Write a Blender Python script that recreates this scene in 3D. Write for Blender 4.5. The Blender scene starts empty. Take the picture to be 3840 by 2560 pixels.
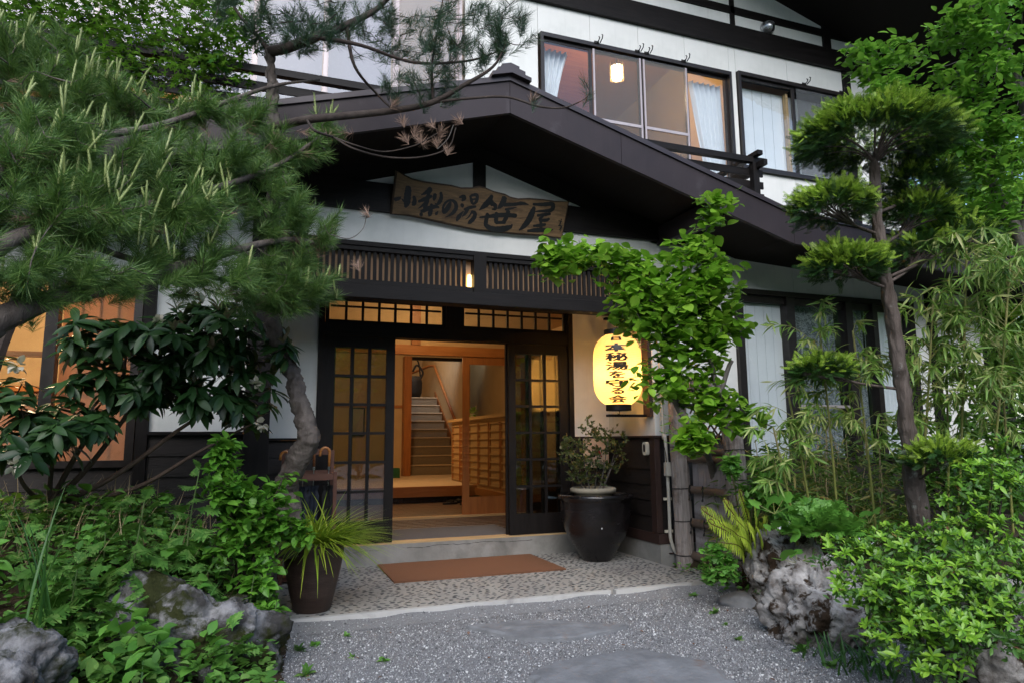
import bpy, bmesh, math, random
import numpy as np
from mathutils import Vector, Matrix, noise

sc = bpy.context.scene
R = math.radians
rng = np.random.default_rng(7)
random.seed(7)

# ---------------------------------------------------------------- camera
cam_data = bpy.data.cameras.new('camera')
cam = bpy.data.objects.new('camera', cam_data)
sc.collection.objects.link(cam)
pitch, roll, yaw = R(8.3), R(-0.46), R(20.25)
fwd = Vector((math.sin(yaw)*math.cos(pitch), math.cos(yaw)*math.cos(pitch), math.sin(pitch)))
rgt = Vector((math.cos(yaw), -math.sin(yaw), 0)); up = rgt.cross(fwd)
r2 = rgt*math.cos(roll) + up*math.sin(roll); u2 = -rgt*math.sin(roll) + up*math.cos(roll)
cam.matrix_world = Matrix(((r2.x, u2.x, -fwd.x, 0), (r2.y, u2.y, -fwd.y, 0), (r2.z, u2.z, -fwd.z, 1.215), (0, 0, 0, 1)))
cam_data.sensor_width = 36; cam_data.lens = 24.0
cam_data.clip_start = 0.05; cam_data.clip_end = 500
sc.camera = cam

# ---------------------------------------------------------------- sky, sun, exposure
world = bpy.data.worlds.new('World'); sc.world = world; world.use_nodes = True
nt = world.node_tree; nt.nodes.clear()
sky = nt.nodes.new('ShaderNodeTexSky'); sky.sky_type = 'NISHITA'; sky.sun_disc = False
sky.sun_elevation = R(38); sky.sun_rotation = R(200); sky.air_density = 1.0; sky.dust_density = 1.5; sky.ozone_density = 1.6
bg = nt.nodes.new('ShaderNodeBackground'); bg.inputs['Strength'].default_value = 0.15
out = nt.nodes.new('ShaderNodeOutputWorld')
nt.links.new(sky.outputs[0], bg.inputs[0]); nt.links.new(bg.outputs[0], out.inputs[0])
sun_data = bpy.data.lights.new('sun', 'SUN'); sun_data.energy = 1.2; sun_data.angle = R(60); sun_data.color = (0.95, 0.98, 1.0)
sun = bpy.data.objects.new('sun', sun_data); sc.collection.objects.link(sun)
sun_dir = Vector((math.sin(R(200))*math.cos(R(38)), math.cos(R(200))*math.cos(R(38)), math.sin(R(38))))
sun.rotation_euler = (-sun_dir).to_track_quat('-Z', 'Y').to_euler()
sc.view_settings.view_transform = 'Standard'; sc.view_settings.look = 'None'
sc.view_settings.exposure = 1.1; sc.view_settings.gamma = 1.0; sc.view_settings.use_curve_mapping = False
sc.cycles.use_denoising = True
sc.cycles.max_bounces = 8; sc.cycles.transparent_max_bounces = 24; sc.cycles.diffuse_bounces = 4
sc.cycles.sample_clamp_indirect = 4.0
sc.cycles.caustics_reflective = False; sc.cycles.caustics_refractive = False

# ---------------------------------------------------------------- materials
MT = {}
def nodes_of(name):
    m = bpy.data.materials.new(name); m.use_nodes = True
    t = m.node_tree; t.nodes.clear()
    o = t.nodes.new('ShaderNodeOutputMaterial')
    MT[name] = m
    return m, t, o
def mix_rgb(t, fac, a, b, mode='MIX'):
    n = t.nodes.new('ShaderNodeMix'); n.data_type = 'RGBA'; n.blend_type = mode
    if isinstance(fac, (int, float)): n.inputs[0].default_value = fac
    else: t.links.new(fac, n.inputs[0])
    for v, i in ((a, 6), (b, 7)):
        if isinstance(v, tuple): n.inputs[i].default_value = (*v[:3], 1)
        else: t.links.new(v, n.inputs[i])
    return n.outputs[2]
def noise_tex(t, vec, scale, detail=4, rough=.55, dist=0):
    n = t.nodes.new('ShaderNodeTexNoise'); n.inputs['Scale'].default_value = scale
    n.inputs['Detail'].default_value = detail; n.inputs['Roughness'].default_value = rough; n.inputs['Distortion'].default_value = dist
    t.links.new(vec, n.inputs['Vector']); return n.outputs['Fac']
def ramp(t, src, stops):
    n = t.nodes.new('ShaderNodeValToRGB'); el = n.color_ramp.elements
    while len(el) < len(stops): el.new(.5)
    for e, (p, c) in zip(el, stops):
        e.position = p; e.color = (*c, 1) if isinstance(c, tuple) else (c, c, c, 1)
    t.links.new(src, n.inputs[0]); return n.outputs[0]
def coords(t, stretch=(1, 1, 1), kind='Object'):
    tc = t.nodes.new('ShaderNodeTexCoord'); mp = t.nodes.new('ShaderNodeMapping')
    mp.inputs['Scale'].default_value = stretch
    t.links.new(tc.outputs[kind], mp.inputs[0]); return mp.outputs[0]
def mat(name, c1, c2=None, rough=.6, scale=6, stretch=(1, 1, 1), bump=0.0, bscale=40, spec=.4, detail=5, lo=.3, hi=.7,
        grime=None, gscale=1.5, glo=.55, ghi=.75, metal=0.0, island=0.0, rvar=.15, dist=0, coat=0.0, streak=0.0):
    m, t, o = nodes_of(name)
    b = t.nodes.new('ShaderNodeBsdfPrincipled'); t.links.new(b.outputs[0], o.inputs[0])
    v = coords(t, stretch)
    f = noise_tex(t, v, scale, detail, .6, dist)
    col = ramp(t, f, [(lo, c1), (hi, c2 or tuple(x*.8 for x in c1))])
    if grime:
        g = noise_tex(t, coords(t), gscale, 6, .65, .3)
        gf = ramp(t, g, [(glo, 0.0), (ghi, 1.0)])
        col = mix_rgb(t, gf, col, grime)
    if streak:   # rain runs: stains drawn out downwards
        sv = noise_tex(t, coords(t, (9, 9, .55)), 1.6, 6, .7, .2); big = noise_tex(t, coords(t), .9, 2)
        sm = t.nodes.new('ShaderNodeMath'); sm.operation = 'MULTIPLY'; t.links.new(ramp(t, sv, [(.52, 0.0), (.78, 1.0)]), sm.inputs[0]); t.links.new(ramp(t, big, [(.4, 0.0), (.7, streak)]), sm.inputs[1])
        col = mix_rgb(t, sm.outputs[0], col, tuple(x*.45 for x in c1))
    if island:
        gm = t.nodes.new('ShaderNodeNewGeometry')
        hs = t.nodes.new('ShaderNodeHueSaturation'); mr = t.nodes.new('ShaderNodeMapRange')
        t.links.new(gm.outputs['Random Per Island'], mr.inputs[0])
        mr.inputs[3].default_value = 1-island; mr.inputs[4].default_value = 1+island
        t.links.new(mr.outputs[0], hs.inputs['Value']); t.links.new(col, hs.inputs['Color']); col = hs.outputs[0]
    t.links.new(col, b.inputs['Base Color'])
    rr = t.nodes.new('ShaderNodeMapRange'); t.links.new(f, rr.inputs[0])
    rr.inputs[3].default_value = max(.03, rough-rvar); rr.inputs[4].default_value = min(1, rough+rvar)
    t.links.new(rr.outputs[0], b.inputs['Roughness'])
    b.inputs['Specular IOR Level'].default_value = spec; b.inputs['Metallic'].default_value = metal
    b.inputs['Coat Weight'].default_value = coat
    if bump:
        bf = noise_tex(t, v, bscale, 6, .65)
        bn = t.nodes.new('ShaderNodeBump'); bn.inputs['Strength'].default_value = bump; bn.inputs['Distance'].default_value = .02
        t.links.new(bf, bn.inputs['Height']); t.links.new(bn.outputs[0], b.inputs['Normal'])
    return m
def leaf_mat(name, c1, c2, c3=None, trans=.35, rough=.42, spec=.45, tint=None):
    m, t, o = nodes_of(name)
    gm = t.nodes.new('ShaderNodeNewGeometry')
    stops = [(0.0, c1), (.6, c2), (1.0, c3 or c2)]
    col = ramp(t, gm.outputs['Random Per Island'], stops)
    nz = noise_tex(t, coords(t), 3.0, 2)
    hs = t.nodes.new('ShaderNodeHueSaturation'); mr = t.nodes.new('ShaderNodeMapRange')
    t.links.new(nz, mr.inputs[0]); mr.inputs[1].default_value = .3; mr.inputs[2].default_value = .7
    mr.inputs[3].default_value = .8; mr.inputs[4].default_value = 1.2
    t.links.new(mr.outputs[0], hs.inputs['Value']); t.links.new(col, hs.inputs['Color']); col = hs.outputs[0]
    b = t.nodes.new('ShaderNodeBsdfPrincipled'); b.inputs['Roughness'].default_value = rough
    b.inputs['Specular IOR Level'].default_value = spec
    if tint:   # the underside of the leaf has its own colour
        u = mix_rgb(t, gm.outputs['Backfacing'], col, tint); t.links.new(u, b.inputs['Base Color'])
    else: t.links.new(col, b.inputs['Base Color'])
    tr = t.nodes.new('ShaderNodeBsdfTranslucent')
    yl = mix_rgb(t, .5, col, (.35, .5, .06), 'MULTIPLY'); sat = mix_rgb(t, .45, col, (.25, .45, .05))
    t.links.new(sat, tr.inputs[0])
    ms = t.nodes.new('ShaderNodeMixShader'); ms.inputs[0].default_value = trans
    t.links.new(b.outputs[0], ms.inputs[1]); t.links.new(tr.outputs[0], ms.inputs[2]); t.links.new(ms.outputs[0], o.inputs[0])
    return m
def glass_mat(name, tint=(.9, .93, .92), base=.0, rough=.01, wave=.0):
    m, t, o = nodes_of(name)
    fr = t.nodes.new('ShaderNodeFresnel'); fr.inputs[0].default_value = 1.52
    tr = t.nodes.new('ShaderNodeBsdfTransparent'); tr.inputs[0].default_value = (*tint, 1)
    gl = t.nodes.new('ShaderNodeBsdfGlossy'); gl.inputs['Roughness'].default_value = rough
    ad = t.nodes.new('ShaderNodeMath'); ad.operation = 'MULTIPLY_ADD'; ad.inputs[1].default_value = 1.7; ad.inputs[2].default_value = base
    ad.use_clamp = True
    gm = t.nodes.new('ShaderNodeNewGeometry'); fm = t.nodes.new('ShaderNodeMath'); fm.operation = 'SUBTRACT'; fm.inputs[0].default_value = 1
    t.links.new(gm.outputs['Backfacing'], fm.inputs[1])
    mu = t.nodes.new('ShaderNodeMath'); mu.operation = 'MULTIPLY'; t.links.new(ad.outputs[0], mu.inputs[0]); t.links.new(fm.outputs[0], mu.inputs[1])
    t.links.new(fr.outputs[0], ad.inputs[0])
    if wave:
        bn = t.nodes.new('ShaderNodeBump'); bn.inputs['Strength'].default_value = wave; bn.inputs['Distance'].default_value = .02
        t.links.new(noise_tex(t, coords(t), 5, 2), bn.inputs['Height']); t.links.new(bn.outputs[0], gl.inputs['Normal'])
    ms = t.nodes.new('ShaderNodeMixShader')
    t.links.new(mu.outputs[0], ms.inputs[0]); t.links.new(tr.outputs[0], ms.inputs[1]); t.links.new(gl.outputs[0], ms.inputs[2])
    t.links.new(ms.outputs[0], o.inputs[0]); return m
def paper_mat(name, col, trans=.6, alpha=1.0, scale=60):
    m, t, o = nodes_of(name)
    v = coords(t); c = ramp(t, noise_tex(t, v, scale, 3), [(.3, tuple(x*.93 for x in col)), (.7, col)])
    d = t.nodes.new('ShaderNodeBsdfDiffuse'); tr = t.nodes.new('ShaderNodeBsdfTranslucent')
    t.links.new(c, d.inputs[0]); t.links.new(c, tr.inputs[0])
    ms = t.nodes.new('ShaderNodeMixShader'); ms.inputs[0].default_value = trans
    t.links.new(d.outputs[0], ms.inputs[1]); t.links.new(tr.outputs[0], ms.inputs[2]); res = ms.outputs[0]
    if alpha < 1:
        tp = t.nodes.new('ShaderNodeBsdfTransparent'); m2 = t.nodes.new('ShaderNodeMixShader'); m2.inputs[0].default_value = alpha
        t.links.new(tp.outputs[0], m2.inputs[1]); t.links.new(res, m2.inputs[2]); res = m2.outputs[0]
    t.links.new(res, o.inputs[0]); return m
def emit_mat(name, col, strength):
    m, t, o = nodes_of(name)
    e = t.nodes.new('ShaderNodeEmission'); e.inputs[0].default_value = (*col, 1); e.inputs[1].default_value = strength
    t.links.new(e.outputs[0], o.inputs[0]); return m

mat('plaster', (.79, .79, .76), (.72, .72, .69), rough=.9, scale=3, bump=.10, bscale=120, spec=.2, grime=(.56, .58, .55), gscale=1.1, glo=.5, ghi=.85, streak=.35)
mat('plaster_warm', (.58, .44, .27), (.52, .39, .24), rough=.9, scale=4, bump=.12, bscale=90, spec=.2)
mat('dark_wood', (.006, .0048, .0046), (.013, .0105, .010), rough=.5, scale=6, stretch=(.6, 6, 6), bump=.15, bscale=20, spec=.18)
mat('dark_wood_v', (.006, .0048, .0046), (.013, .0105, .010), rough=.55, scale=6, stretch=(6, 6, .6), bump=.15, bscale=20, spec=.18)
mat('soffit', (.008, .006, .005), (.014, .010, .008), rough=.75, scale=4, stretch=(5, .5, 5), bump=.1, bscale=20, spec=.2)
mat('siding', (.010, .0075, .0065), (.026, .019, .016), rough=.55, scale=5, stretch=(.7, .7, 8), bump=.25, bscale=18, spec=.35, grime=(.06, .05, .045), gscale=2.5, glo=.62, ghi=.88)
mat('brown_trim', (.028, .014, .011), (.045, .024, .02), rough=.55, scale=6, stretch=(6, 6, .8), bump=.15, bscale=20)
mat('fascia_metal', (.026, .019, .021), (.035, .026, .029), rough=.5, scale=2.5, bump=.06, bscale=8, spec=.28, grime=(.085, .075, .082), gscale=2.2, glo=.60, ghi=.9, metal=.1, streak=.5)
mat('roof_metal', (.028, .020, .023), (.038, .028, .032), rough=.4, scale=3, spec=.5, metal=.15)
mat('frame_bronze', (.016, .012, .011), (.026, .020, .018), rough=.35, scale=20, spec=.5, metal=.2)
mat('frame_silver', (.42, .36, .36), (.48, .42, .42), rough=.4, scale=20, spec=.5, metal=.3)
mat('orange_wood', (.30, .11, .03), (.42, .17, .05), rough=.4, scale=5, stretch=(.5, 5, 5), bump=.06, bscale=30, spec=.4, dist=.6)
mat('orange_wood_v', (.26, .095, .03), (.38, .15, .045), rough=.4, scale=5, stretch=(5, 5, .5), bump=.06, bscale=30, spec=.4, dist=.6)
mat('pale_wood', (.42, .28, .14), (.52, .36, .19), rough=.5, scale=5, stretch=(.5, 5, 5), bump=.06, bscale=30, spec=.3)
mat('lattice_back', (.52, .33, .20), (.60, .39, .24), rough=.7, scale=3, spec=.2)
mat('concrete', (.20, .195, .18), (.30, .292, .275), rough=.9, scale=4, bump=.2, bscale=60, spec=.2, grime=(.13, .125, .115), gscale=2.6, glo=.5, ghi=.8)
mat('pavement', (.36, .345, .315), (.29, .278, .258), rough=.85, scale=5, bump=.25, bscale=150, spec=.25, grime=(.24, .23, .22), gscale=1.2, glo=.5, ghi=.75)
mat('pebble', (.020, .021, .024), (.05, .052, .057), rough=.45, scale=2, spec=.5, island=.5)
mat('edge_strip', (.50, .49, .47), (.42, .41, .40), rough=.85, scale=6, bump=.15, bscale=80, grime=(.28, .27, .26), gscale=4)
mat('gravel_bed', (.15, .15, .154), (.28, .28, .286), rough=.95, scale=120, bump=.6, bscale=90, spec=.2, detail=8, grime=(.15, .14, .13), gscale=1.1, glo=.55, ghi=.8)
mat('soil', (.035, .024, .016), (.075, .05, .032), rough=.95, scale=18, bump=.7, bscale=40, spec=.15, grime=(.03, .045, .015), gscale=3, glo=.5, ghi=.7)
mat('tile', (.085, .055, .038), (.13, .085, .058), rough=.45, scale=9, bump=.1, bscale=60, spec=.4, island=.25)
mat('carpet', (.27, .22, .16), (.21, .17, .125), rough=.95, scale=60, bump=.3, bscale=220, spec=.1)
mat('matting', (.56, .45, .32), (.50, .39, .27), rough=.7, scale=8, spec=.2)
mat('grey_mat', (.11, .11, .12), (.17, .17, .18), rough=.95, scale=180, bump=.6, bscale=250, spec=.1)
mat('coir', (.34, .165, .095), (.24, .115, .066), rough=.95, scale=150, bump=.9, bscale=240, spec=.1, grime=(.27, .135, .08), gscale=2)
mat('black_glaze', (.004, .0038, .004), (.014, .011, .012), rough=.24, scale=3, stretch=(1, 1, 4), bump=.12, bscale=10, spec=.5, grime=(.028, .027, .030), gscale=3, glo=.58, ghi=.75, dist=.7)
mat('brown_glaze', (.034, .020, .015), (.062, .040, .032), rough=.5, scale=2.5, stretch=(1, 1, 6), bump=.25, bscale=14, spec=.4, grime=(.075, .06, .055), gscale=2, glo=.6, ghi=.85)
mat('terracotta_pale', (.34, .30, .23), (.24, .21, .16), rough=.9, scale=8, bump=.2, bscale=60)
mat('bark_pine', (.065, .052, .045), (.16, .135, .12), rough=.9, scale=14, stretch=(1, 1, .4), bump=1.0, bscale=26, spec=.2, grime=(.28, .27, .25), gscale=9, glo=.66, ghi=.82)
mat('bark_grey', (.085, .075, .068), (.17, .155, .14), rough=.85, scale=10, stretch=(1, 1, .4), bump=.6, bscale=30, spec=.2, grime=(.30, .31, .29), gscale=7, glo=.68, ghi=.82)
mat('bark_red', (.075, .058, .048), (.16, .13, .115), rough=.9, scale=12, stretch=(2.5, 2.5, .3), bump=1.0, bscale=22, spec=.15, grime=(.36, .38, .34), gscale=11, glo=.62, ghi=.76)
mat('twig_dark', (.035, .026, .022), (.07, .055, .047), rough=.85, scale=12, bump=.4, bscale=40, spec=.2)
mat('twig_rhodo', (.06, .04, .03), (.12, .085, .065), rough=.85, scale=12, bump=.4, bscale=40, spec=.2)
mat('culm', (.16, .19, .045), (.26, .25, .09), rough=.4, scale=3, stretch=(1, 1, .4), spec=.4, grime=(.34, .27, .15), gscale=2.5, glo=.5, ghi=.7)
mat('bamboo_old', (.22, .185, .165), (.40, .35, .325), rough=.75, scale=7, stretch=(9, 9, .5), bump=.4, bscale=12, spec=.25, grime=(.075, .052, .04), gscale=3.2, glo=.5, ghi=.7)
mat('bamboo_pole', (.10, .07, .05), (.17, .125, .10), rough=.5, scale=5, stretch=(6, 1.0, 6), bump=.15, bscale=16, spec=.35, grime=(.055, .036, .028), gscale=4)
mat('bamboo_strip', (.32, .28, .275), (.50, .46, .465), rough=.8, scale=5, stretch=(7, 7, .4), bump=.35, bscale=16, spec=.2, grime=(.10, .08, .075), gscale=2.4, glo=.48, ghi=.66)
mat('stem_green', (.06, .11, .03), (.10, .15, .045), rough=.6, scale=5)
mat('wire', (.02, .018, .018), rough=.6)
mat('rock_right', (.12, .10, .085), (.50, .48, .46), rough=.95, scale=6, bump=1.0, bscale=22, spec=.15, detail=14, lo=.36, hi=.64, grime=(.040, .026, .016), gscale=7.0, glo=.50, ghi=.58)
mat('rock_left', (.05, .047, .045), (.26, .255, .26), rough=.95, scale=5.5, bump=1.0, bscale=20, spec=.15, detail=12, lo=.42, hi=.60, grime=(.028, .032, .010), gscale=4.2, glo=.47, ghi=.56)
mat('slab', (.14, .143, .15), (.235, .24, .25), rough=.85, scale=7, bump=.9, bscale=12, spec=.25, grime=(.19, .13, .10), gscale=3.5, glo=.62, ghi=.75)
mat('sign_wood', (.085, .052, .026), (.20, .122, .058), rough=.6, scale=4, stretch=(1.0, 5, 7), bump=.25, bscale=12, spec=.3, dist=1.6, grime=(.055, .030, .016), gscale=3.0, glo=.55, ghi=.8)
mat('sign_edge', (.035, .022, .014), (.07, .045, .028), rough=.8, scale=6, stretch=(1, 3, 5), bump=.4, bscale=20)
mat('ink', (.004, .004, .004), (.008, .008, .008), rough=.45)
mat('pvc', (.45, .42, .36), (.50, .47, .41), rough=.5, scale=5)
mat('cream_plastic', (.62, .57, .46), (.66, .61, .50), rough=.4, scale=5)
mat('steel', (.45, .46, .47), (.55, .56, .57), rough=.3, scale=20, metal=.9)
mat('umbrella_cloth', (.012, .016, .028), (.022, .028, .045), rough=.7, scale=20)
mat('umbrella_black', (.010, .010, .011), (.018, .018, .02), rough=.7, scale=20)
mat('cane', (.36, .13, .03), (.48, .20, .05), rough=.3, scale=6, stretch=(1, 1, 3), coat=.4)
mat('cane_dark', (.14, .05, .02), (.20, .08, .03), rough=.3, scale=6, stretch=(1, 1, 3), coat=.4)
mat('stand_wood', (.09, .035, .022), (.13, .055, .035), rough=.5, scale=6, stretch=(1, 5, 5))
mat('rubber', (.012, .012, .013), rough=.7)
mat('curtain', (.74, .77, .79), (.68, .71, .74), rough=.9, scale=4, stretch=(8, 8, .4), spec=.1)
mat('lace', (.30, .34, .36), (.12, .14, .15), rough=.9, scale=30, lo=.45, hi=.55, spec=.1, dist=1.5)
mat('shutter_white', (.78, .82, .85), (.72, .76, .79), rough=.6, scale=3, spec=.3)
mat('dark_room', (.05, .045, .04), rough=.9)
mat('moss', (.04, .055, .012), (.08, .095, .02), rough=.95, scale=20, bump=.6, bscale=60, spec=.1)
mat('straw', (.30, .22, .11), (.42, .33, .19), rough=.8, scale=8, island=.3)
mat('dead_frond', (.09, .035, .015), (.16, .07, .03), rough=.9, scale=8, island=.3)
mat('dry_needle', (.21, .13, .09), (.30, .20, .15), rough=.8, scale=8, island=.3)
mat('green_box', (.012, .10, .045), rough=.5)
mat('dark_bag', (.010, .008, .007), (.02, .016, .013), rough=.7, scale=9)
mat('poster', (.62, .48, .36), rough=.7)
mat('red_ink', (.32, .03, .02), rough=.6)
mat('hill_green', (.03, .06, .015), (.055, .10, .02), rough=.9, scale=3, bump=1, bscale=4)
glass_mat('glass', tint=(.97,.97,.96), wave=.10)
glass_mat('glass_door', tint=(.80, .81, .78), base=.07, wave=.12)
glass_mat('glass_up', tint=(.98, .99, .99), base=.03, wave=.10)
paper_mat('lantern_paper', (.60, .47, .23), trans=.5, scale=30)
paper_mat('shoji', (.85, .82, .76), trans=.6)
paper_mat('shoji_warm', (.70, .48, .34), trans=.65)
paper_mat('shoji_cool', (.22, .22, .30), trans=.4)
paper_mat('screen_mesh', (.20, .21, .22), trans=.3, alpha=.42)
emit_mat('lamp_glow', (1.0, .72, .36), 14)
emit_mat('lamp_small', (1.0, .62, .18), 3)
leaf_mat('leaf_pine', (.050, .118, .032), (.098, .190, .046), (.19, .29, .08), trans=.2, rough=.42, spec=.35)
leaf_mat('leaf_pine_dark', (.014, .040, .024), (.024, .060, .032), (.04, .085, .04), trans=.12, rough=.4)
leaf_mat('candle', (.26, .32, .10), (.34, .40, .15), (.44, .48, .22), trans=.25, rough=.6)
leaf_mat('leaf_maple', (0.0138, 0.0616, 0.00495), (0.0275, 0.123, 0.0066), (0.0619, 0.209, 0.0099), trans=.45, rough=.5, spec=.3)
leaf_mat('leaf_rhodo', (.010, .034, .010), (.019, .056, .014), (.04, .095, .025), trans=.12, rough=.40, spec=.35, tint=(.09, .085, .05))
leaf_mat('leaf_rhodo_new', (.16, .20, .15), (.22, .25, .19), (.16, .13, .07), trans=.15, rough=.5, tint=(.17, .13, .075))
leaf_mat('leaf_mugwort', (0.0525, 0.148, 0.027), (0.0975, 0.235, 0.0405), (0.165, 0.296, 0.072), trans=.25, rough=.6, spec=.25)
leaf_mat('leaf_weigela', (0.0688, 0.209, 0.0206), (0.117, 0.308, 0.033), (0.179, 0.407, 0.0495), trans=.35)
leaf_mat('leaf_grass', (0.197, 0.318, 0.0197), (0.289, 0.423, 0.0315), (0.42, 0.494, 0.0551), trans=.3)
leaf_mat('leaf_blade', (.03, .10, .02), (.05, .15, .03), (.07, .18, .04), trans=.3)
leaf_mat('leaf_climber', (.10, .26, .016), (.19, .39, .028), (.33, .55, .06), trans=.45, rough=.4)
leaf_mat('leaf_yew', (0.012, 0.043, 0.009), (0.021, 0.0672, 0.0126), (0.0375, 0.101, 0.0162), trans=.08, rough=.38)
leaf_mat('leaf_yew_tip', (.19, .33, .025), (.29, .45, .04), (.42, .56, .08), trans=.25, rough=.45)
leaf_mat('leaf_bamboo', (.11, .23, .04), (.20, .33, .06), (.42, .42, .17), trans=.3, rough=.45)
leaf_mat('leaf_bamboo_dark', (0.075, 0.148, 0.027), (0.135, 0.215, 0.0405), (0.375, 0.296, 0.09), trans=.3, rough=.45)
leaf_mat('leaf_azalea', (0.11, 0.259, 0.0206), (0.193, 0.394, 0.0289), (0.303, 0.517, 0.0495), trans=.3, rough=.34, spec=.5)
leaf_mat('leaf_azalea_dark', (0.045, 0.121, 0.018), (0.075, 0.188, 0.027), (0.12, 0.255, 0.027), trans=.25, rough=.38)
leaf_mat('leaf_tree', (.07, .21, .02), (.125, .32, .035), (.20, .43, .055), trans=.45, rough=.38)
leaf_mat('leaf_far', (0.0825, 0.209, 0.0165), (0.151, 0.32, 0.0248), (0.275, 0.444, 0.033), trans=.4, rough=.5)
leaf_mat('leaf_fern', (0.263, 0.376, 0.0354), (0.381, 0.494, 0.0551), (0.473, 0.564, 0.0788), trans=.35)
leaf_mat('leaf_cover', (0.075, 0.228, 0.0315), (0.12, 0.309, 0.045), (0.165, 0.39, 0.063), trans=.35, rough=.5)
leaf_mat('leaf_jar', (.045, .07, .022), (.085, .115, .035), (.20, .14, .045), trans=.25, rough=.45)
leaf_mat('petal', (.55, .50, .42), (.65, .60, .50), (.75, .72, .66), trans=.3, rough=.7)
leaf_mat('flower_white', (.75, .76, .80), (.80, .80, .85), trans=.3, rough=.7)

# ---------------------------------------------------------------- geometry helpers
COL = sc.collection
WL = {}
def tag(o, label=None, cat=None, group=None, kind=None):
    if label: o['label'] = label
    if cat: o['category'] = cat
    if group: o['group'] = group
    if kind: o['kind'] = kind
    return o
def link(o, parent=None, loc=None):
    """loc is the world place of the object's origin"""
    COL.objects.link(o)
    w = Vector(loc) if loc is not None else (WL[parent.name].copy() if parent else Vector((0, 0, 0)))
    if parent:
        o.parent = parent; o.location = w - WL[parent.name]
    else: o.location = w
    WL[o.name] = w
    return o
def thing(name, loc, label, cat, group=None, kind=None):
    e = bpy.data.objects.new(name, None); e.empty_display_size = .1
    link(e, None, loc); return tag(e, label, cat, group, kind)
class MB:
    def __init__(s): s.v = []; s.f = []
    def add(s, vs, fs):
        n = len(s.v); s.v += [tuple(x) for x in vs]; s.f += [tuple(i+n for i in q) for q in fs]; return s
    def box(s, x0, x1, y0, y1, z0, z1):
        return s.add([(x0, y0, z0), (x1, y0, z0), (x1, y1, z0), (x0, y1, z0), (x0, y0, z1), (x1, y0, z1), (x1, y1, z1), (x0, y1, z1)],
                     [(0, 3, 2, 1), (4, 5, 6, 7), (0, 1, 5, 4), (1, 2, 6, 5), (2, 3, 7, 6), (3, 0, 4, 7)])
    def hexa(s, p): # eight corners, bottom four then top four
        return s.add(p, [(0, 3, 2, 1), (4, 5, 6, 7), (0, 1, 5, 4), (1, 2, 6, 5), (2, 3, 7, 6), (3, 0, 4, 7)])
    def prism_y(s, poly, y0, y1): # polygon in x,z (counter-clockwise seen from -y)
        n = len(poly)
        vs = [(x, y0, z) for x, z in poly] + [(x, y1, z) for x, z in poly]
        return s.add(vs, [tuple(range(n)), tuple(range(2*n-1, n-1, -1))] + [(i, i+n, (i+1) % n+n, (i+1) % n) for i in range(n)])
    def prism_x(s, poly, x0, x1): # polygon in y,z
        n = len(poly)
        vs = [(x0, y, z) for y, z in poly] + [(x1, y, z) for y, z in poly]
        return s.add(vs, [tuple(range(n)), tuple(range(2*n-1, n-1, -1))] + [(i, i+n, (i+1) % n+n, (i+1) % n) for i in range(n)])
    def tube(s, pts, rad, n=8, cap=True):
        pts = [Vector(p) for p in pts]
        if not hasattr(rad, '__len__'): rad = [rad]*len(pts)
        ref = None; vs = []; fs = []
        for i, p in enumerate(pts):
            t = (pts[min(i+1, len(pts)-1)] - pts[max(i-1, 0)])
            t = t.normalized() if t.length > 1e-9 else Vector((0, 0, 1))
            if ref is None: ref = t.orthogonal().normalized()
            ref = (ref - t*ref.dot(t)); ref = ref.normalized() if ref.length > 1e-6 else t.orthogonal().normalized()
            b = t.cross(ref)
            for k in range(n):
                a = 2*math.pi*k/n
                vs.append(p + (ref*math.cos(a) + b*math.sin(a))*rad[i])
        for i in range(len(pts)-1):
            for k in range(n):
                fs.append((i*n+k, i*n+(k+1) % n, (i+1)*n+(k+1) % n, (i+1)*n+k))
        if cap:
            fs.append(tuple(range(n-1, -1, -1))); m = (len(pts)-1)*n; fs.append(tuple(range(m, m+n)))
        return s.add(vs, fs)
    def lathe(s, prof, c, n=32):
        vs = []; fs = []
        for r, z in prof:
            for k in range(n):
                a = 2*math.pi*k/n; vs.append((c[0]+r*math.cos(a), c[1]+r*math.sin(a), c[2]+z))
        for i in range(len(prof)-1):
            for k in range(n):
                fs.append((i*n+k, i*n+(k+1) % n, (i+1)*n+(k+1) % n, (i+1)*n+k))
        return s.add(vs, fs)
    def build(s, name, m, parent=None, smooth=False, loc=None, kind=None, label=None, bevel=0):
        w = Vector(loc) if loc is not None else (WL[parent.name] if parent else Vector((0, 0, 0)))
        me = bpy.data.meshes.new(name)
        me.from_pydata([(x-w.x, y-w.y, z-w.z) for x, y, z in s.v], [], s.f)
        me.materials.append(MT[m])
        if smooth: me.polygons.foreach_set('use_smooth', [True]*len(me.polygons))
        me.update()
        o = bpy.data.objects.new(name, me); link(o, parent, w)
        if bevel:
            b = o.modifiers.new('soft_edges', 'BEVEL'); b.width = bevel; b.segments = 2; b.limit_method = 'ANGLE'
        return tag(o, label, None, None, kind)
def dup(o, parent, loc):
    c = o.copy(); link(c, parent, loc); return c
def box_part(name, m, parent, x0, x1, y0, y1, z0, z1, bevel=0, label=None):
    return MB().box(x0, x1, y0, y1, z0, z1).build(name, m, parent, loc=((x0+x1)/2, (y0+y1)/2, (z0+z1)/2), bevel=bevel, label=label)
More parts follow.
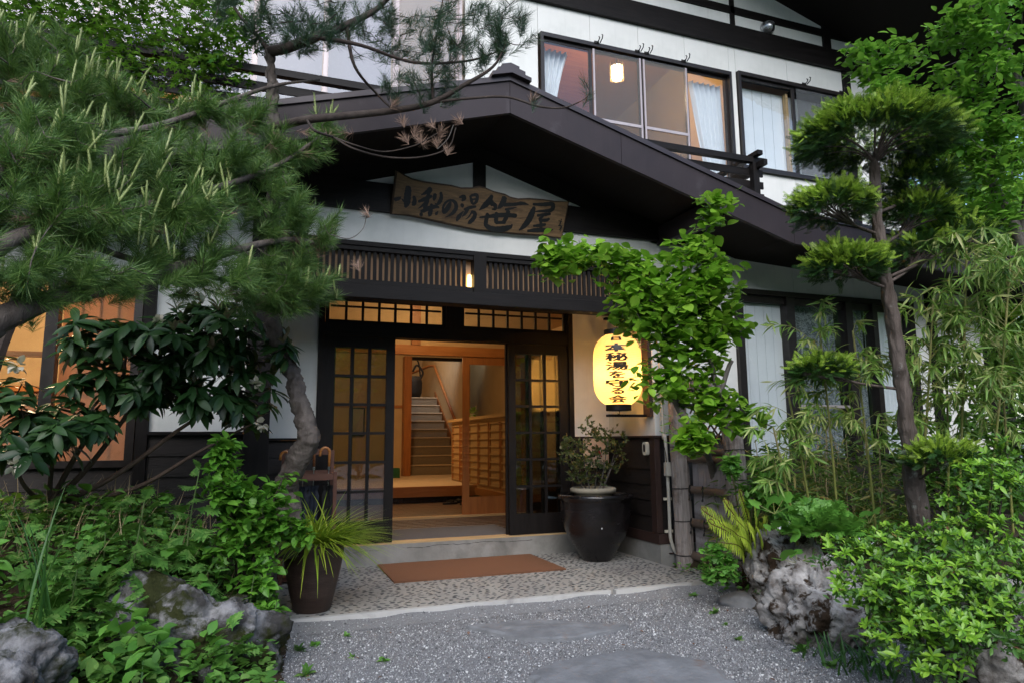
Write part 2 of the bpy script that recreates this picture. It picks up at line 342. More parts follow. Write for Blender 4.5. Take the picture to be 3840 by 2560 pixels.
def np_mesh(name, verts, loops, totals, m, parent=None, loc=None, smooth=False, kind=None):
    w = np.array(loc if loc is not None else (WL[parent.name] if parent else (0, 0, 0)), float)
    me = bpy.data.meshes.new(name)
    verts = np.asarray(verts, np.float32) - w.astype(np.float32)
    me.vertices.add(len(verts)); me.vertices.foreach_set('co', verts.ravel())
    totals = np.asarray(totals, np.int32); starts = np.concatenate(([0], np.cumsum(totals)[:-1])).astype(np.int32)
    me.loops.add(len(loops)); me.loops.foreach_set('vertex_index', np.asarray(loops, np.int32))
    me.polygons.add(len(totals)); me.polygons.foreach_set('loop_start', starts); me.polygons.foreach_set('loop_total', totals)
    if smooth: me.polygons.foreach_set('use_smooth', np.ones(len(totals), bool))
    me.materials.append(MT[m]); me.update(calc_edges=True); me.validate()
    o = bpy.data.objects.new(name, me); link(o, parent, w); return tag(o, kind=kind)
def norm(a): return a/np.maximum(np.linalg.norm(a, axis=-1, keepdims=True), 1e-9)
def frames(d, upv=None, roll=None):
    """orthonormal frames (x side, y along d, z normal) for directions d (N,3)"""
    d = norm(np.asarray(d, float))
    u = np.tile([0., 0., 1.], (len(d), 1)) if upv is None else np.asarray(upv, float)
    s = np.cross(d, u); bad = np.linalg.norm(s, axis=1) < 1e-4; s[bad] = [1, 0, 0]
    s = norm(s); n = np.cross(s, d)
    if roll is not None:
        c, q = np.cos(roll)[:, None], np.sin(roll)[:, None]
        s, n = s*c + n*q, -s*q + n*c
    return np.stack([s, d, n], axis=2)
class LEAVES:
    """gathers many small copies of leaf shapes into one mesh"""
    def __init__(s): s.V = []; s.L = []; s.T = []; s.n = 0
    def add(s, tmpl, pos, fr, size):
        tv, tf = tmpl; tv = np.asarray(tv, float); pos = np.asarray(pos, float)
        size = np.asarray(size, float)
        if size.ndim == 0: size = np.full(len(pos), float(size))
        if size.ndim == 1: size = np.stack([size]*3, 1)
        P = np.einsum('nij,nkj->nki', fr, tv[None]*size[:, None, :]) + pos[:, None, :]
        N, K = P.shape[:2]; base = s.n + np.arange(N)[:, None]*K
        fl = np.concatenate([np.array(f) for f in tf]); ft = np.array([len(f) for f in tf])
        s.V.append(P.reshape(-1, 3)); s.L.append((base + fl[None]).ravel()); s.T.append(np.tile(ft, N)); s.n += N*K
        return s
    def build(s, name, m, parent, smooth=False, kind=None, loc=None):
        return np_mesh(name, np.concatenate(s.V), np.concatenate(s.L), np.concatenate(s.T), m, parent, loc, smooth, kind)
def strip_leaf(widths, droop=.12, fold=.12, seg=None):
    """a leaf along +y, half widths given from base to tip, folded along the midrib"""
    n = len(widths); ys = np.linspace(0, 1, n); v = []; f = []
    for y, w in zip(ys, widths):
        z = -droop*y*y
        v += [(-w, y, z+fold*w), (0, y, z), (w, y, z+fold*w)]
    for i in range(n-1):
        a = i*3; b = a+3
        f += [(a, a+1, b+1, b), (a+1, a+2, b+2, b+1)]
    return v, f
OVATE = strip_leaf([.02, .24, .30, .20, .01], .18, .35)
AZAL = strip_leaf([.02, .13, .19, .15, .01], .12, .3)
OVATE3 = strip_leaf([.02, .30, .25, .01], .15, .3)
ROUND = strip_leaf([.03, .33, .40, .30, .02], .15, .25)
LANCE = strip_leaf([.01, .055, .065, .042, .004], .3, .5)
FROND = strip_leaf([.05, .075, .06, .01], .12, .2)
OBLONG = strip_leaf([.03, .11, .155, .165, .12, .01], .25, .3)
BLADE = strip_leaf([.012, .012, .009, .001], .45, .4)
def needle(w=.5):
    return [(-w, 0, 0), (w, 0, 0), (w*.8, .6, 0), (-w*.8, .6, 0), (0, 1, -.02)], [(0, 1, 2, 3), (3, 2, 4)]
def star_leaf(n=5, deep=.32):
    v = [(0, 0, 0)]; f = []; m = 2*n-1
    for i in range(m):
        a = R(-118) + R(236)*i/(m-1)
        r = (1 - .35*abs(i-(m-1)/2)/((m-1)/2)) if i % 2 == 0 else deep
        v.append((r*math.sin(a), r*math.cos(a)+.1, -.12*r*r))
    for i in range(1, m): f.append((0, i+1, i))
    return v, f
def cut_leaf():
    """a deeply cut leaf with pairs of lobes, as mugwort has"""
    v = []; f = []
    def quad(a, b, wa, wb, z0, z1):
        a = Vector(a); b = Vector(b); d = (b-a).normalized(); s = Vector((-d.y, d.x))
        n = len(v)
        v.extend([(a.x-s.x*wa, a.y-s.y*wa, z0), (a.x+s.x*wa, a.y+s.y*wa, z0), (b.x+s.x*wb, b.y+s.y*wb, z1), (b.x-s.x*wb, b.y-s.y*wb, z1)])
        f.append((n, n+1, n+2, n+3)[::-1])
    quad((0, 0), (0, .55), .02, .06, 0, -.05); quad((0, .5), (0, 1.0), .08, .01, -.04, -.2)
    for y, l, z in ((.25, .28, -.02), (.42, .42, -.04), (.58, .46, -.07), (.74, .32, -.1)):
        for sx in (-1, 1):
            q = (sx*l, y+l*.55)
            quad((0, y), q, .11, .015, z, z-.1)
            quad((sx*l*.5, y+l*.27), (sx*l*.95, y+l*.12), .07, .01, z-.03, z-.1)
    return v, f
MAPLE = star_leaf(5, .30); LOBED = star_leaf(6, .62); CUT = cut_leaf()
def in_ellipsoids(blobs, n, shell=.0):
    """points spread through blobs (cx,cy,cz,rx,ry,rz,weight)"""
    w = np.array([b[6] if len(b) > 6 else b[3]*b[4]*b[5] for b in blobs], float); w /= w.sum()
    idx = rng.choice(len(blobs), n, p=w); B = np.array([b[:6] for b in blobs])[idx]
    d = norm(rng.normal(size=(n, 3))); r = rng.uniform(shell**3, 1, n)**(1/3)
    return B[:, :3] + d*r[:, None]*B[:, 3:6], d, idx
def grow(limbs, targets, r0=.012, step=.12, sag=.04, keep=1.0, rmin=.002, n=5):
    """twigs: each target is tied to the nearest wood grown so far; returns tubes and the direction at each target"""
    mb = MB(); nodes = []
    for pts, rad in limbs:
        if not hasattr(rad, '__len__'): rad = list(np.linspace(rad, rad*.35, len(pts)))
        P = smooth_path(pts, 6); Rr = np.interp(np.linspace(0, 1, len(P)), np.linspace(0, 1, len(rad)), rad)
        mb.tube(P, list(Rr), max(n, 7 if Rr[0] > .02 else 5))
        nodes += [tuple(p) for p in P]
    N = np.array(nodes); T = np.asarray(targets, float); dirs = np.zeros_like(T)
    dist = np.min(np.linalg.norm(T[:, None] - N[None], axis=2), axis=1)
    for i in np.argsort(dist):
        d = np.linalg.norm(N - T[i], axis=1); k = int(np.argmin(d)); a = N[k]; b = T[i]; L = d[k]
        m = max(2, int(L/step)+1); ts = np.linspace(0, 1, m+1)[:, None]
        pts = a + (b-a)*ts + np.array([0, 0, -sag*L])*np.sin(ts*math.pi) + rng.normal(size=(m+1, 3))*.03*L*np.sin(ts*math.pi)
        dirs[i] = pts[-1]-pts[-2]
        if rng.random() < keep:
            mb.tube([tuple(p) for p in pts], list(np.linspace(max(rmin, r0*min(1, L/.4)), rmin, m+1)), 4, cap=False)
        N = np.vstack([N, pts[1:]])
    return mb, norm(dirs)
def smooth_path(pts, sub=6):
    P = [Vector(p) for p in pts]
    if len(P) < 3: return [tuple(P[0].lerp(P[-1], i/sub)) for i in range(sub+1)]
    Q = [P[0]*2-P[1]] + P + [P[-1]*2-P[-2]]; o = []
    for i in range(1, len(Q)-2):
        for k in range(sub):
            t = k/sub; a, b, c, d = Q[i-1], Q[i], Q[i+1], Q[i+2]
            o.append(tuple(.5*((2*b) + (c-a)*t + (2*a-5*b+4*c-d)*t*t + (3*b-a-3*c+d)*t**3)))
    o.append(tuple(P[-1])); return o
def shuffle_dirs(d, amt):
    return norm(d + rng.normal(size=d.shape)*amt)
def light(name, loc, energy, col=(1, .72, .42), radius=.05):
    l = bpy.data.lights.new(name, 'POINT'); l.energy = energy; l.color = col; l.shadow_soft_size = radius
    o = bpy.data.objects.new(name, l); COL.objects.link(o); o.location = loc; return o

# ================================================================ ground
def sstep(a, b, x):
    t = min(1, max(0, (x-a)/(b-a))); return t*t*(3-2*t)
def left_h(x, y):
    h = .62*sstep(.30, -.75, x)*sstep(3.0, 5.0, y) + .10*sstep(4.2, 5.5, y)*sstep(.2, -.3, x)
    return h*(1-.55*sstep(5.2, 5.8, y)*sstep(-.6, .1, x)) + .03*noise.noise(Vector((x*2, y*2, 0)))*sstep(.35, 0, x)
def right_h(x, y):
    s = .58*sstep(4.35, 4.85, y)
    return .40*sstep(3.35+s, 4.1+s*.6, x - .25*min(0, 4.3-y) - .25*max(0, 4.3-y))*sstep(5.95, 5.3, y)**.5 + .03*noise.noise(Vector((x*2, y*2, 3)))*sstep(3.4, 3.8, x)
def sheet(name, m, xs, ys, hf):
    mb = MB(); W = len(xs)
    mb.v = [(x, y, hf(x, y)) for y in ys for x in xs]
    mb.f = [(j*W+i, j*W+i+1, (j+1)*W+i+1, (j+1)*W+i) for j in range(len(ys)-1) for i in range(W-1)]
    o = mb.build(name, m, smooth=True); return tag(o, kind='structure')
sheet('ground', 'gravel_bed', list(np.linspace(-120, 120, 9)), list(np.linspace(-120, 120, 9)), lambda x, y: 0.0)
sheet('garden_bed', 'soil', list(np.linspace(-7, .55, 50)), list(np.linspace(1.5, 5.95, 34)), lambda x, y: left_h(x, y)-.012)
sheet('garden_bed', 'soil', list(np.linspace(3.3, 11, 90)), list(np.linspace(.5, 5.95, 38)), lambda x, y: right_h(x, y)-.012)

# wooded slopes added out of view, shading the eaves; also mirrored in the panes
mb = MB(); NA, NR = 90, 14
for j in range(NR):
    for i in range(NA):
        a = R(165) + R(215)*i/(NA-1); u = j/(NR-1); h = 11+3.5*noise.noise(Vector((i*.13, 1.7, 0)))
        r_ = 22 + 16*u + 1.2*noise.noise(Vector((i*.5, j*.9, 4))); z = h*u**.8*1.15 + (1.6*abs(noise.noise(Vector((i*.8, j*.8, 9))))*min(1, u*3)) - .05
        mb.v.append((1.5+r_*math.cos(a), 3+r_*math.sin(a), z))
mb.f = [(j*NA+i, j*NA+i+1, (j+1)*NA+i+1, (j+1)*NA+i) for j in range(NR-1) for i in range(NA-1)]
tag(mb.build('shade_hill', 'hill_green', None, smooth=False), kind='structure')

# paved entrance floor with dark pebbles set into it
pave = MB().box(.18, 3.62, 4.97, 6.74, -.05, .060).box(3.62, 4.05, 4.97, 5.55, -.05, .058).build('pavement', 'pavement', loc=(1.9, 5.8, .06))
tag(pave, kind='structure')
box_part('edge_strip', 'edge_strip', pave, .15, 2.62, 4.925, 4.966, -.05, .064)
box_part('edge_strip', 'edge_strip', pave, 2.66, 3.35, 4.915, 4.966, -.05, .066)
def pebble_mesh(k):
    r = random.Random(k); vs = []; fs = []; n = 8
    for j, (s, z) in enumerate(((1, -.35), (.82, .28), (.4, .62))):
        for i in range(n):
            a = 2*math.pi*i/n; q = 1+.22*math.sin(2*a+k)+r.uniform(-.12, .12)
            vs.append((math.cos(a)*s*q, math.sin(a)*s*q*.42, z*.3))
    for j in range(2):
        fs += [(j*n+i, j*n+(i+1) % n, (j+1)*n+(i+1) % n, (j+1)*n+i) for i in range(n)]
    fs.append(tuple(range(2*n, 3*n))); return vs, fs
PEB = [pebble_mesh(k) for k in range(5)]
spots = []
gy = 4.995
while gy < 6.72:
    gx = .22 + random.uniform(0, .066)
    while gx < 4.0:
        x = gx + random.uniform(-.018, .018); y = gy + random.uniform(-.015, .015)
        if (x < 3.58 or y < 5.5) and random.random() < .94: spots.append((x, y, random.uniform(.55, 1.15)*.0205, random.gauss(0, .28)))
        gx += .066
    gy += .040
spots.sort(key=lambda p: abs(p[0]-2.0)*.35 + p[1])
meshes = []
for k, (vs, fs) in enumerate(PEB):
    me = bpy.data.meshes.new('pebble'); me.from_pydata(vs, [], fs); me.materials.append(MT['pebble'])
    me.polygons.foreach_set('use_smooth', [True]*len(me.polygons)); meshes.append(me)
for i, (x, y, s, a) in enumerate(spots[:290]):
    o = bpy.data.objects.new('pebble', meshes[i % 5]); link(o, pave, (x, y, .060)); o.scale = (s, s, s); o.rotation_euler = (0, 0, a)
rest = np.array(spots[290:]); lv = LEAVES()
for k in range(5):
    q = rest[k::5]; c, s_ = np.cos(q[:, 3]), np.sin(q[:, 3]); F = np.zeros((len(q), 3, 3))
    F[:, 0, 0] = c; F[:, 0, 1] = -s_; F[:, 1, 0] = s_; F[:, 1, 1] = c; F[:, 2, 2] = 1
    lv.add(PEB[k], np.c_[q[:, 0], q[:, 1], np.full(len(q), .060)], F, q[:, 2])
lv.build('pebbles', 'pebble', pave, smooth=True, kind='stuff')

# loose gravel
def stone_t(k):
    r = np.random.default_rng(k); v = np.array([(1, 0, 0), (-1, 0, 0), (0, 1, 0), (0, -1, 0), (0, 0, .7), (0, 0, -.7)])*r.uniform(.6, 1.2, (6, 3))
    return v + r.normal(size=(6, 3))*.12, [(0, 2, 4), (2, 1, 4), (1, 3, 4), (3, 0, 4), (2, 0, 5), (1, 2, 5), (3, 1, 5), (0, 3, 5)]
m, t, o_ = nodes_of('gravel_stones')
b_ = t.nodes.new('ShaderNodeBsdfPrincipled'); gm_ = t.nodes.new('ShaderNodeNewGeometry')
t.links.new(ramp(t, gm_.outputs['Random Per Island'], [(0, (.08, .08, .085)), (.35, (.19, .19, .198)), (.7, (.31, .31, .32)), (.9, (.50, .50, .505)), (1, (.74, .74, .74))]), b_.inputs['Base Color'])
b_.inputs['Roughness'].default_value = .8; t.links.new(b_.outputs[0], o_.inputs[0])
berm = lambda x, y: max(0.0, (y-4.76)/.155)*.046*(.75+.5*noise.noise(Vector((x*3, y*5, 2))))
sheet('ground', 'gravel_bed', list(np.linspace(-.05, 3.5, 60)), list(np.linspace(4.75, 4.924, 6)), lambda x, y: .003+berm(x, y))
lv = LEAVES(); n = 95000
gx = rng.uniform(-.1, 4.2, n); gy = rng.uniform(2.3, 4.93, n)
keep = (np.abs(gx) < 9) & (gx - .25*(4.3-gy) < 3.75) & (rng.random(n) < np.clip(1.25-.22*(gy-2.3), .5, 1))
gx, gy = gx[keep], gy[keep]
for k in range(4):
    x, y = gx[k::4], gy[k::4]; s = np.clip(rng.lognormal(-5.48, .42, len(x)), .002, .012)
    Q = norm(rng.normal(size=(len(x), 3))); bz = np.array([berm(a, b) if b > 4.75 else 0 for a, b in zip(x, y)]); lv.add(stone_t(k), np.c_[x, y, s*.35+bz], frames(Q, roll=rng.uniform(0, 6, len(x))), s)
g = lv.build('gravel', 'gravel_stones', None, kind='stuff')
tag(g, 'loose grey gravel covering the forecourt', 'gravel')

# ================================================================ the inn
inn = thing('inn_building', (1.8, 5.84, 0), 'two-storey white plastered timber inn with a gabled entrance roof', 'building')
def P(name, m, x0, x1, y0, y1, z0, z1, bevel=0, parent=None, label=None):
    return box_part(name, m, parent or inn, x0, x1, y0, y1, z0, z1, bevel, label)
YF, YD = 5.84, 6.78

# --- plaster panels, upper storey
for x0, x1, z0, z1 in ((1.70, 2.453, 3.3, 5.59), (2.457, 3.038, 5.262, 5.59), (3.042, 3.608, 5.262, 5.59), (3.612, 4.188, 5.262, 5.59), (4.192, 4.768, 5.262, 5.59),
                       (4.772, 4.858, 3.3, 5.59), (4.862, 5.588, 5.305, 5.59), (5.592, 6.42, 5.305, 5.59), (4.862, 5.60, 3.2, 4.14), (5.604, 6.42, 3.2, 4.14),
                       (2.457, 4.768, 3.2, 3.95), (6.53, 7.22, 3.2, 5.59), (1.2, 4.82, 5.84, 6.0), (4.88, 6.16, 5.84, 6.0), (6.28, 7.22, 5.84, 6.0), (1.2, 4.82, 6.09, 6.5), (4.88, 6.16, 6.09, 6.5), (-6.0, 1.62, 5.5, 6.6), (-6.0, -3.2, 3.2, 5.5)):
    P('plaster_panel', 'plaster', x0, x1, YF, YF+.10, z0, z1)
P('beam', 'dark_wood', 1.2, 7.33, 5.795, YF+.09, 5.592, 5.838)
P('beam', 'dark_wood', 1.2, 7.33, 5.82, YF+.09, 6.002, 6.088)
P('post', 'dark_wood_v', 4.822, 4.878, 5.82, YF+.09, 5.84, 6.5); P('post', 'dark_wood_v', 6.163, 6.277, 5.815, YF+.09, 5.84, 6.3)
P('post', 'dark_wood_v', 6.422, 6.528, 5.81, YF+.09, 3.2, 5.59); P('post', 'dark_wood_v', 7.222, 7.33, 5.81, YF+.09, 3.2, 5.59)
# main roof soffit over the gable wall
rk = lambda x: 6.325-.279*(x-5.474)
MB().hexa([(-1, 4.3, rk(-1)), (9.2, 4.3, rk(9.2)), (9.2, 9.5, rk(9.2)), (-1, 9.5, rk(-1)), (-1, 4.3, rk(-1)+.25), (9.2, 4.3, rk(9.2)+.25), (9.2, 9.5, rk(9.2)+.25), (-1, 9.5, rk(-1)+.25)]).build('main_roof', 'soffit', inn)
MB().hexa([(-1, 4.26, rk(-1)-.04), (9.2, 4.26, rk(9.2)-.04), (9.2, 4.298, rk(9.2)-.04), (-1, 4.298, rk(-1)-.04), (-1, 4.26, rk(-1)+.27), (9.2, 4.26, rk(9.2)+.27), (9.2, 4.298, rk(9.2)+.27), (-1, 4.298, rk(-1)+.27)]).build('barge_board', 'fascia_metal', inn)

# --- plaster, lower storey right of the entrance
for x0, x1, z0, z1 in ((3.64, 4.578, 2.80, 3.5), (4.582, 5.468, 2.80, 3.5), (5.472, 6.348, 2.80, 3.5), (6.352, 7.43, 2.80, 3.5), (3.64, 4.655, 1.262, 2.796), (7.56, 8.35, 1.0, 3.3), (7.205, 7.43, .98, 2.796)):
    P('plaster_panel', 'plaster', x0, x1, YF, YF+.12, z0, z1)
P('post', 'dark_wood_v', 7.432, 7.558, 5.80, YF+.11, .3, 3.3); P('post', 'dark_wood_v', 8.352, 8.46, 5.80, YF+.11, .3, 3.3)
P('eave_beam', 'dark_wood', 3.64, 8.46, 5.81, YF-.001, 3.30, 3.46)
P('foundation', 'concrete', 3.63, 8.46, 5.80, 6.0, -.05, .26)
# return wall beside the lantern
P('plaster_panel', 'plaster', 3.642, 3.76, 5.962, 6.88, 1.262, 2.9)
P('plaster_panel', 'plaster', 3.205, 3.641, YD, YD+.10, 1.262, 2.9)
P('plaster_panel', 'plaster', .08, .503, YD, YD+.10, 1.262, 2.62)
P('foundation', 'concrete', 3.615, 3.76, 5.78, 6.76, .03, .258)
P('foundation', 'concrete', -6, .06, 5.83, 6.2, -.05, .3)
P('flashing', 'brown_trim', 3.600, 3.64, 5.775, 6.775, .24, .335, .004); P('flashing', 'brown_trim', 3.602, 4.3, 5.772, 5.80, .24, .335, .004)
def boards(x0, x1, y0, y1, z0, z1, n, face):
    h = (z1-z0)/n
    for i in range(n):
        a, b = z0+i*h, z0+(i+1)*h-.004; j = random.uniform(-.002, .002)
        mb = MB()
        if face == 'y': # faces -y
            mb.hexa([(x0, y0-.020+j, a), (x1, y0-.020+j, a), (x1, y0, a), (x0, y0, a), (x0, y0-.007, b), (x1, y0-.007, b), (x1, y0, b), (x0, y0, b)])
        else:           # faces -x
            mb.hexa([(x0-.020+j, y0, a), (x0, y0, a), (x0, y1, a), (x0-.020+j, y1, a), (x0-.007, y0, b), (x0, y0, b), (x0, y1, b), (x0-.007, y1, b)])
        mb.build('board', 'siding', inn, loc=((x0+x1)/2, (y0+y1)/2, (a+b)/2))
P('wainscot_wall', 'dark_room', 3.641, 8.35, YF+.001, YF+.10, .26, .985); P('wainscot_wall', 'dark_room', 3.641, 4.66, YF+.001, YF+.10, .985, 1.24)
P('wainscot_wall', 'dark_room', 3.641, 3.74, 5.94, 6.77, .258, 1.24); P('wainscot_wall', 'dark_room', 3.205, 3.64, YD+.001, YD+.09, .25, 1.24); P('wainscot_wall', 'dark_room', .08, .503, YD+.001, YD+.09, .06, 1.24)
boards(3.66, 4.655, YF, YF, .335, 1.235, 6, 'y'); boards(4.66, 7.43, YF, YF, .3, .965, 5, 'y'); boards(7.56, 8.35, YF, YF, .3, .965, 5, 'y')
boards(3.641, 3.641, 5.90, 6.77, .335, 1.235, 6, 'x'); boards(3.205, 3.635, YD, YD, .335, 1.235, 6, 'y'); boards(.08, .503, YD, YD, .335, 1.235, 6, 'y')
P('corner_board', 'brown_trim', 3.600, 3.665, 5.800, 5.895, .337, 1.24, .004)
P('wainscot_cap', 'brown_trim', 3.585, 3.66, 5.785, 6.76, 1.241, 1.262, .003); P('wainscot_cap', 'brown_trim', 3.205, 3.584, 6.735, 6.79, 1.241, 1.262, .003); P('wainscot_cap', 'brown_trim', 3.661, 4.655, 5.785, 5.85, 1.241, 1.262, .003)
P('wainscot_cap', 'dark_wood', .08, .503, 6.735, 6.79, 1.241, 1.262)

# --- left wing
P('plaster_panel', 'plaster', -.783, -.115, YF, YF+.10, 1.31, 3.4)
P('post', 'dark_wood_v', -.115, .078, 5.80, 6.9, .1, 3.4); P('post', 'dark_wood_v', -.868, -.785, 5.80, YF+.10, .1, 3.4)
P('plaster_panel', 'plaster', -6, -.87, YF, YF+.10, 2.42, 3.4)
P('wainscot_wall', 'dark_room', -6, -.116, YF+.001, YF+.1, .2, 1.08); P('wainscot_wall', 'dark_room', -.784, -.116, YF+.001, YF+.1, 1.08, 1.29)
boards(-6, -.87, YF, YF, .25, 1.05, 5, 'y'); boards(-.783, -.117, YF, YF, .2, 1.28, 7, 'y')
P('wainscot_cap', 'dark_wood', -.783, -.117, 5.79, 5.85, 1.285, 1.308)
# left window: frames and paper screens glowing from within
w = MB()
for x0, x1 in ((-3.3, -3.22), (-2.42, -2.35), (-1.50, -1.42), (-.93, -.872)): w.box(x0, x1, 5.79, 5.90, 1.10, 2.40)
w.box(-3.3, -.872, 5.785, 5.905, 1.05, 1.10); w.box(-3.3, -.872, 5.785, 5.905, 2.40, 2.44)
win = w.build('window', 'frame_bronze', inn, loc=(-2, 5.84, 1.1), label='lit ground-floor window behind the rhododendron')
for x0, x1 in ((-3.22, -2.42), (-2.35, -1.50), (-1.42, -.93)): box_part('pane', 'glass', win, x0, x1, 5.838, 5.842, 1.10, 2.40)
box_part('shoji_screen', 'shoji_warm', win, -1.42, -.93, 5.93, 5.935, 1.10, 2.40)
box_part('shoji_screen', 'shoji_warm', win, -3.22, -1.50, 5.93, 5.935, 1.10, 1.55)
for x in (-1.30, -1.18, -1.06): box_part('muntin', 'pale_wood', win, x-.005, x+.005, 5.936, 5.95, 1.10, 2.40)
for z in (1.35, 1.6, 1.85, 2.1): box_part('muntin', 'pale_wood', win, -1.42, -.93, 5.951, 5.965, z-.005, z+.005)
box_part('rail', 'orange_wood', win, -3.22, -1.50, 5.91, 5.95, 1.55, 1.59); box_part('rail', 'orange_wood', win, -3.22, -1.50, 5.91, 5.95, 1.86, 1.90)

# --- porch roof: one gabled hump in a long eave
top = [(-5.5, 3.12), (-1.05, 3.37), (1.83, 4.21), (4.70, 3.37), (9.2, 3.13)]
def off(d): return [(x, z-d) for x, z in top]
prof = off(.05) + list(reversed(off(.25)))
MB().prism_y(list(reversed(prof)), 5.004, 5.83).build('porch_roof', 'soffit', inn)
prof2 = off(.0) + list(reversed(off(.045)))
sheet_roof = MB().prism_y(list(reversed(prof2)), 4.945, 5.835).build('roof_sheet', 'roof_metal', inn)
def zr(x):
    for (a, za), (b, zb) in zip(top, top[1:]):
        if a <= x <= b: return za+(zb-za)*(x-a)/(b-a)
for a, b in ((-5.5, -1.05), (-1.05, .40), (.40, 1.83), (1.83, 2.86), (2.86, 4.70), (4.70, 6.2), (6.2, 9.2)):
    a2, b2 = a+.002, b-.002
    MB().prism_y([(a2, zr(a)-.325), (b2, zr(b)-.325), (b2, zr(b)-.048), (a2, zr(a)-.048)], 4.962, 5.0).build('fascia_panel', 'fascia_metal', inn, loc=((a+b)/2, 4.98, zr(a)))
# ridge cap
for k, (h, wd, y0, y1) in enumerate(((.02, .17, 4.90, 5.82), (.055, .12, 4.91, 5.82), (.09, .075, 4.93, 5.82))):
    MB().prism_y([(1.83-wd, 4.21-.29*wd+h-.02), (1.83, 4.21+h-.02), (1.83+wd, 4.21-.29*wd+h-.02), (1.83+wd, 4.21-.29*wd+h+.012), (1.83, 4.21+h+.012), (1.83-wd, 4.21-.29*wd+h+.012)], y0, y1).build('ridge_cap', 'roof_metal', inn)
# purlins carrying the eave
for x in (-.25, 3.80): P('purlin', 'fascia_metal', x-.065, x+.065, 5.03, 5.83, zr(x)-.46, zr(x)-.27, .006)
# gable wall over the entrance: plaster triangles between dark timbers
gz = lambda x: 3.81-.302*abs(x-1.83)
P('gable_post', 'dark_wood_v', 1.775, 1.893, 5.80, 5.92, 3.42, 3.82)
MB().prism_y([(.74, 3.475), (1.774, 3.475), (1.774, gz(1.774))], 5.83, 5.9).build('plaster_panel', 'plaster', inn)
MB().prism_y([(1.894, 3.475), (2.93, 3.475), (1.894, gz(1.894))], 5.83, 5.9).build('plaster_panel', 'plaster', inn)
P('tie_beam', 'dark_wood', -.8, 4.5, 5.79, 5.95, 3.215, 3.474)
MB().prism_y([(-1.2, 3.2), (1.83, 4.0), (4.7, 3.2), (4.7, 3.475), (2.94, 3.475), (1.83, 3.815), (.73, 3.475), (-1.2, 3.475)][::-1], 5.825, 5.93) 
MB().prism_y([(.72, 3.475), (1.83, 3.812), (2.94, 3.475), (4.2, 3.475), (1.83, 4.15), (-.55, 3.475)], 5.815, 5.95).build('gable_frame', 'soffit', inn)
P('plaster_panel', 'plaster', .08, 3.66, 5.83, 5.95, 2.935, 3.214)
P('moulding', 'dark_wood', .08, 3.66, 5.80, 5.95, 2.895, 2.934)
# lattice band
P('lattice_rail', 'dark_wood', .08, 3.66, 5.815, 5.90, 2.855, 2.894); P('lattice_rail', 'dark_wood', .08, 3.66, 5.815, 5.90, 2.548, 2.598)
P('lattice_post', 'dark_wood_v', 1.775, 1.893, 5.79, 5.92, 2.545, 2.895); P('lattice_post', 'dark_wood_v', .082, .16, 5.80, 5.92, 2.545, 2.895); P('lattice_post', 'dark_wood_v', 3.55, 3.66, 5.80, 5.92, 2.545, 2.895)
sl = P('slat', 'dark_wood_v', .165, .194, 5.835, 5.852, 2.6, 2.853)
x = .215
while x < 3.52:
    if not (1.72 < x < 1.90): dup(sl, inn, (x+.0155, 5.8435, 2.7265))
    x += .0505
P('lattice_backing', 'lattice_back', .1, 3.64, 5.895, 5.905, 2.56, 2.88)
P('transom_beam', 'dark_wood', -.10, 3.638, 5.775, 5.93, 2.43, 2.546, .006)
P('porch_ceiling', 'soffit', .08, 3.64, 5.95, 6.78, 2.66, 2.70)
small = MB().lathe([(.001, .11), (.018, .10), (.022, .06), (.022, 0), (.016, -.035), (.001, -.04)], (1.752, 5.865, 2.62), 12).build('hanging_lamp', 'lamp_small', None, smooth=True, loc=(1.752, 5.865, 2.62))
tag(small, 'tiny glowing lamp behind the lattice slats over the doors', 'lamp'); 

# --- door frame in the recess
P('threshold_step', 'concrete', .08, 3.615, 6.74, 7.0, -.05, .248)
P('sill', 'pale_wood', .50, 3.205, 6.745, 6.90, .249, .262)
P('door_post', 'dark_wood_v', .504, .558, 6.745, 6.90, .262, 2.66); P('door_post', 'dark_wood_v', 3.149, 3.204, 6.745, 6.90, .262, 2.66)
P('lintel', 'dark_wood', .558, 3.149, 6.755, 6.90, 2.25, 2.375); P('lintel', 'dark_wood', .558, 3.149, 6.757, 6.90, 2.625, 2.66)
P('transom_post', 'dark_wood_v', 1.775, 1.935, 6.765, 6.89, 2.375, 2.625)
for gx0, gx1 in ((.565, 1.772), (1.938, 3.142)):
    fr = MB().box(gx0, gx0+.035, 6.785, 6.815, 2.377, 2.623).box(gx1-.035, gx1, 6.785, 6.815, 2.377, 2.623).box(gx0+.035, gx1-.035, 6.785, 6.815, 2.377, 2.41).box(gx0+.035, gx1-.035, 6.785, 6.815, 2.60, 2.623)
    tw = fr.build('transom_window', 'dark_wood', inn, loc=(gx0, 6.8, 2.4))
    a, b = gx0+.035, gx1-.035; st = (b-a)/7
    for i in range(1, 7): box_part('muntin', 'dark_wood_v', tw, a+i*st-.012, a+i*st+.012, 6.788, 6.812, 2.41, 2.60)
    for i in range(7):
        box_part('muntin', 'dark_wood', tw, a+i*st+.0125, a+(i+1)*st-.0125, 6.789, 6.811, 2.538, 2.556)
        box_part('pane', 'glass', tw, a+i*st+.0125, a+(i+1)*st-.0125, 6.799, 6.801, 2.41, 2.538); box_part('pane', 'glass', tw, a+i*st+.0125, a+(i+1)*st-.0125, 6.799, 6.801, 2.556, 2.60)
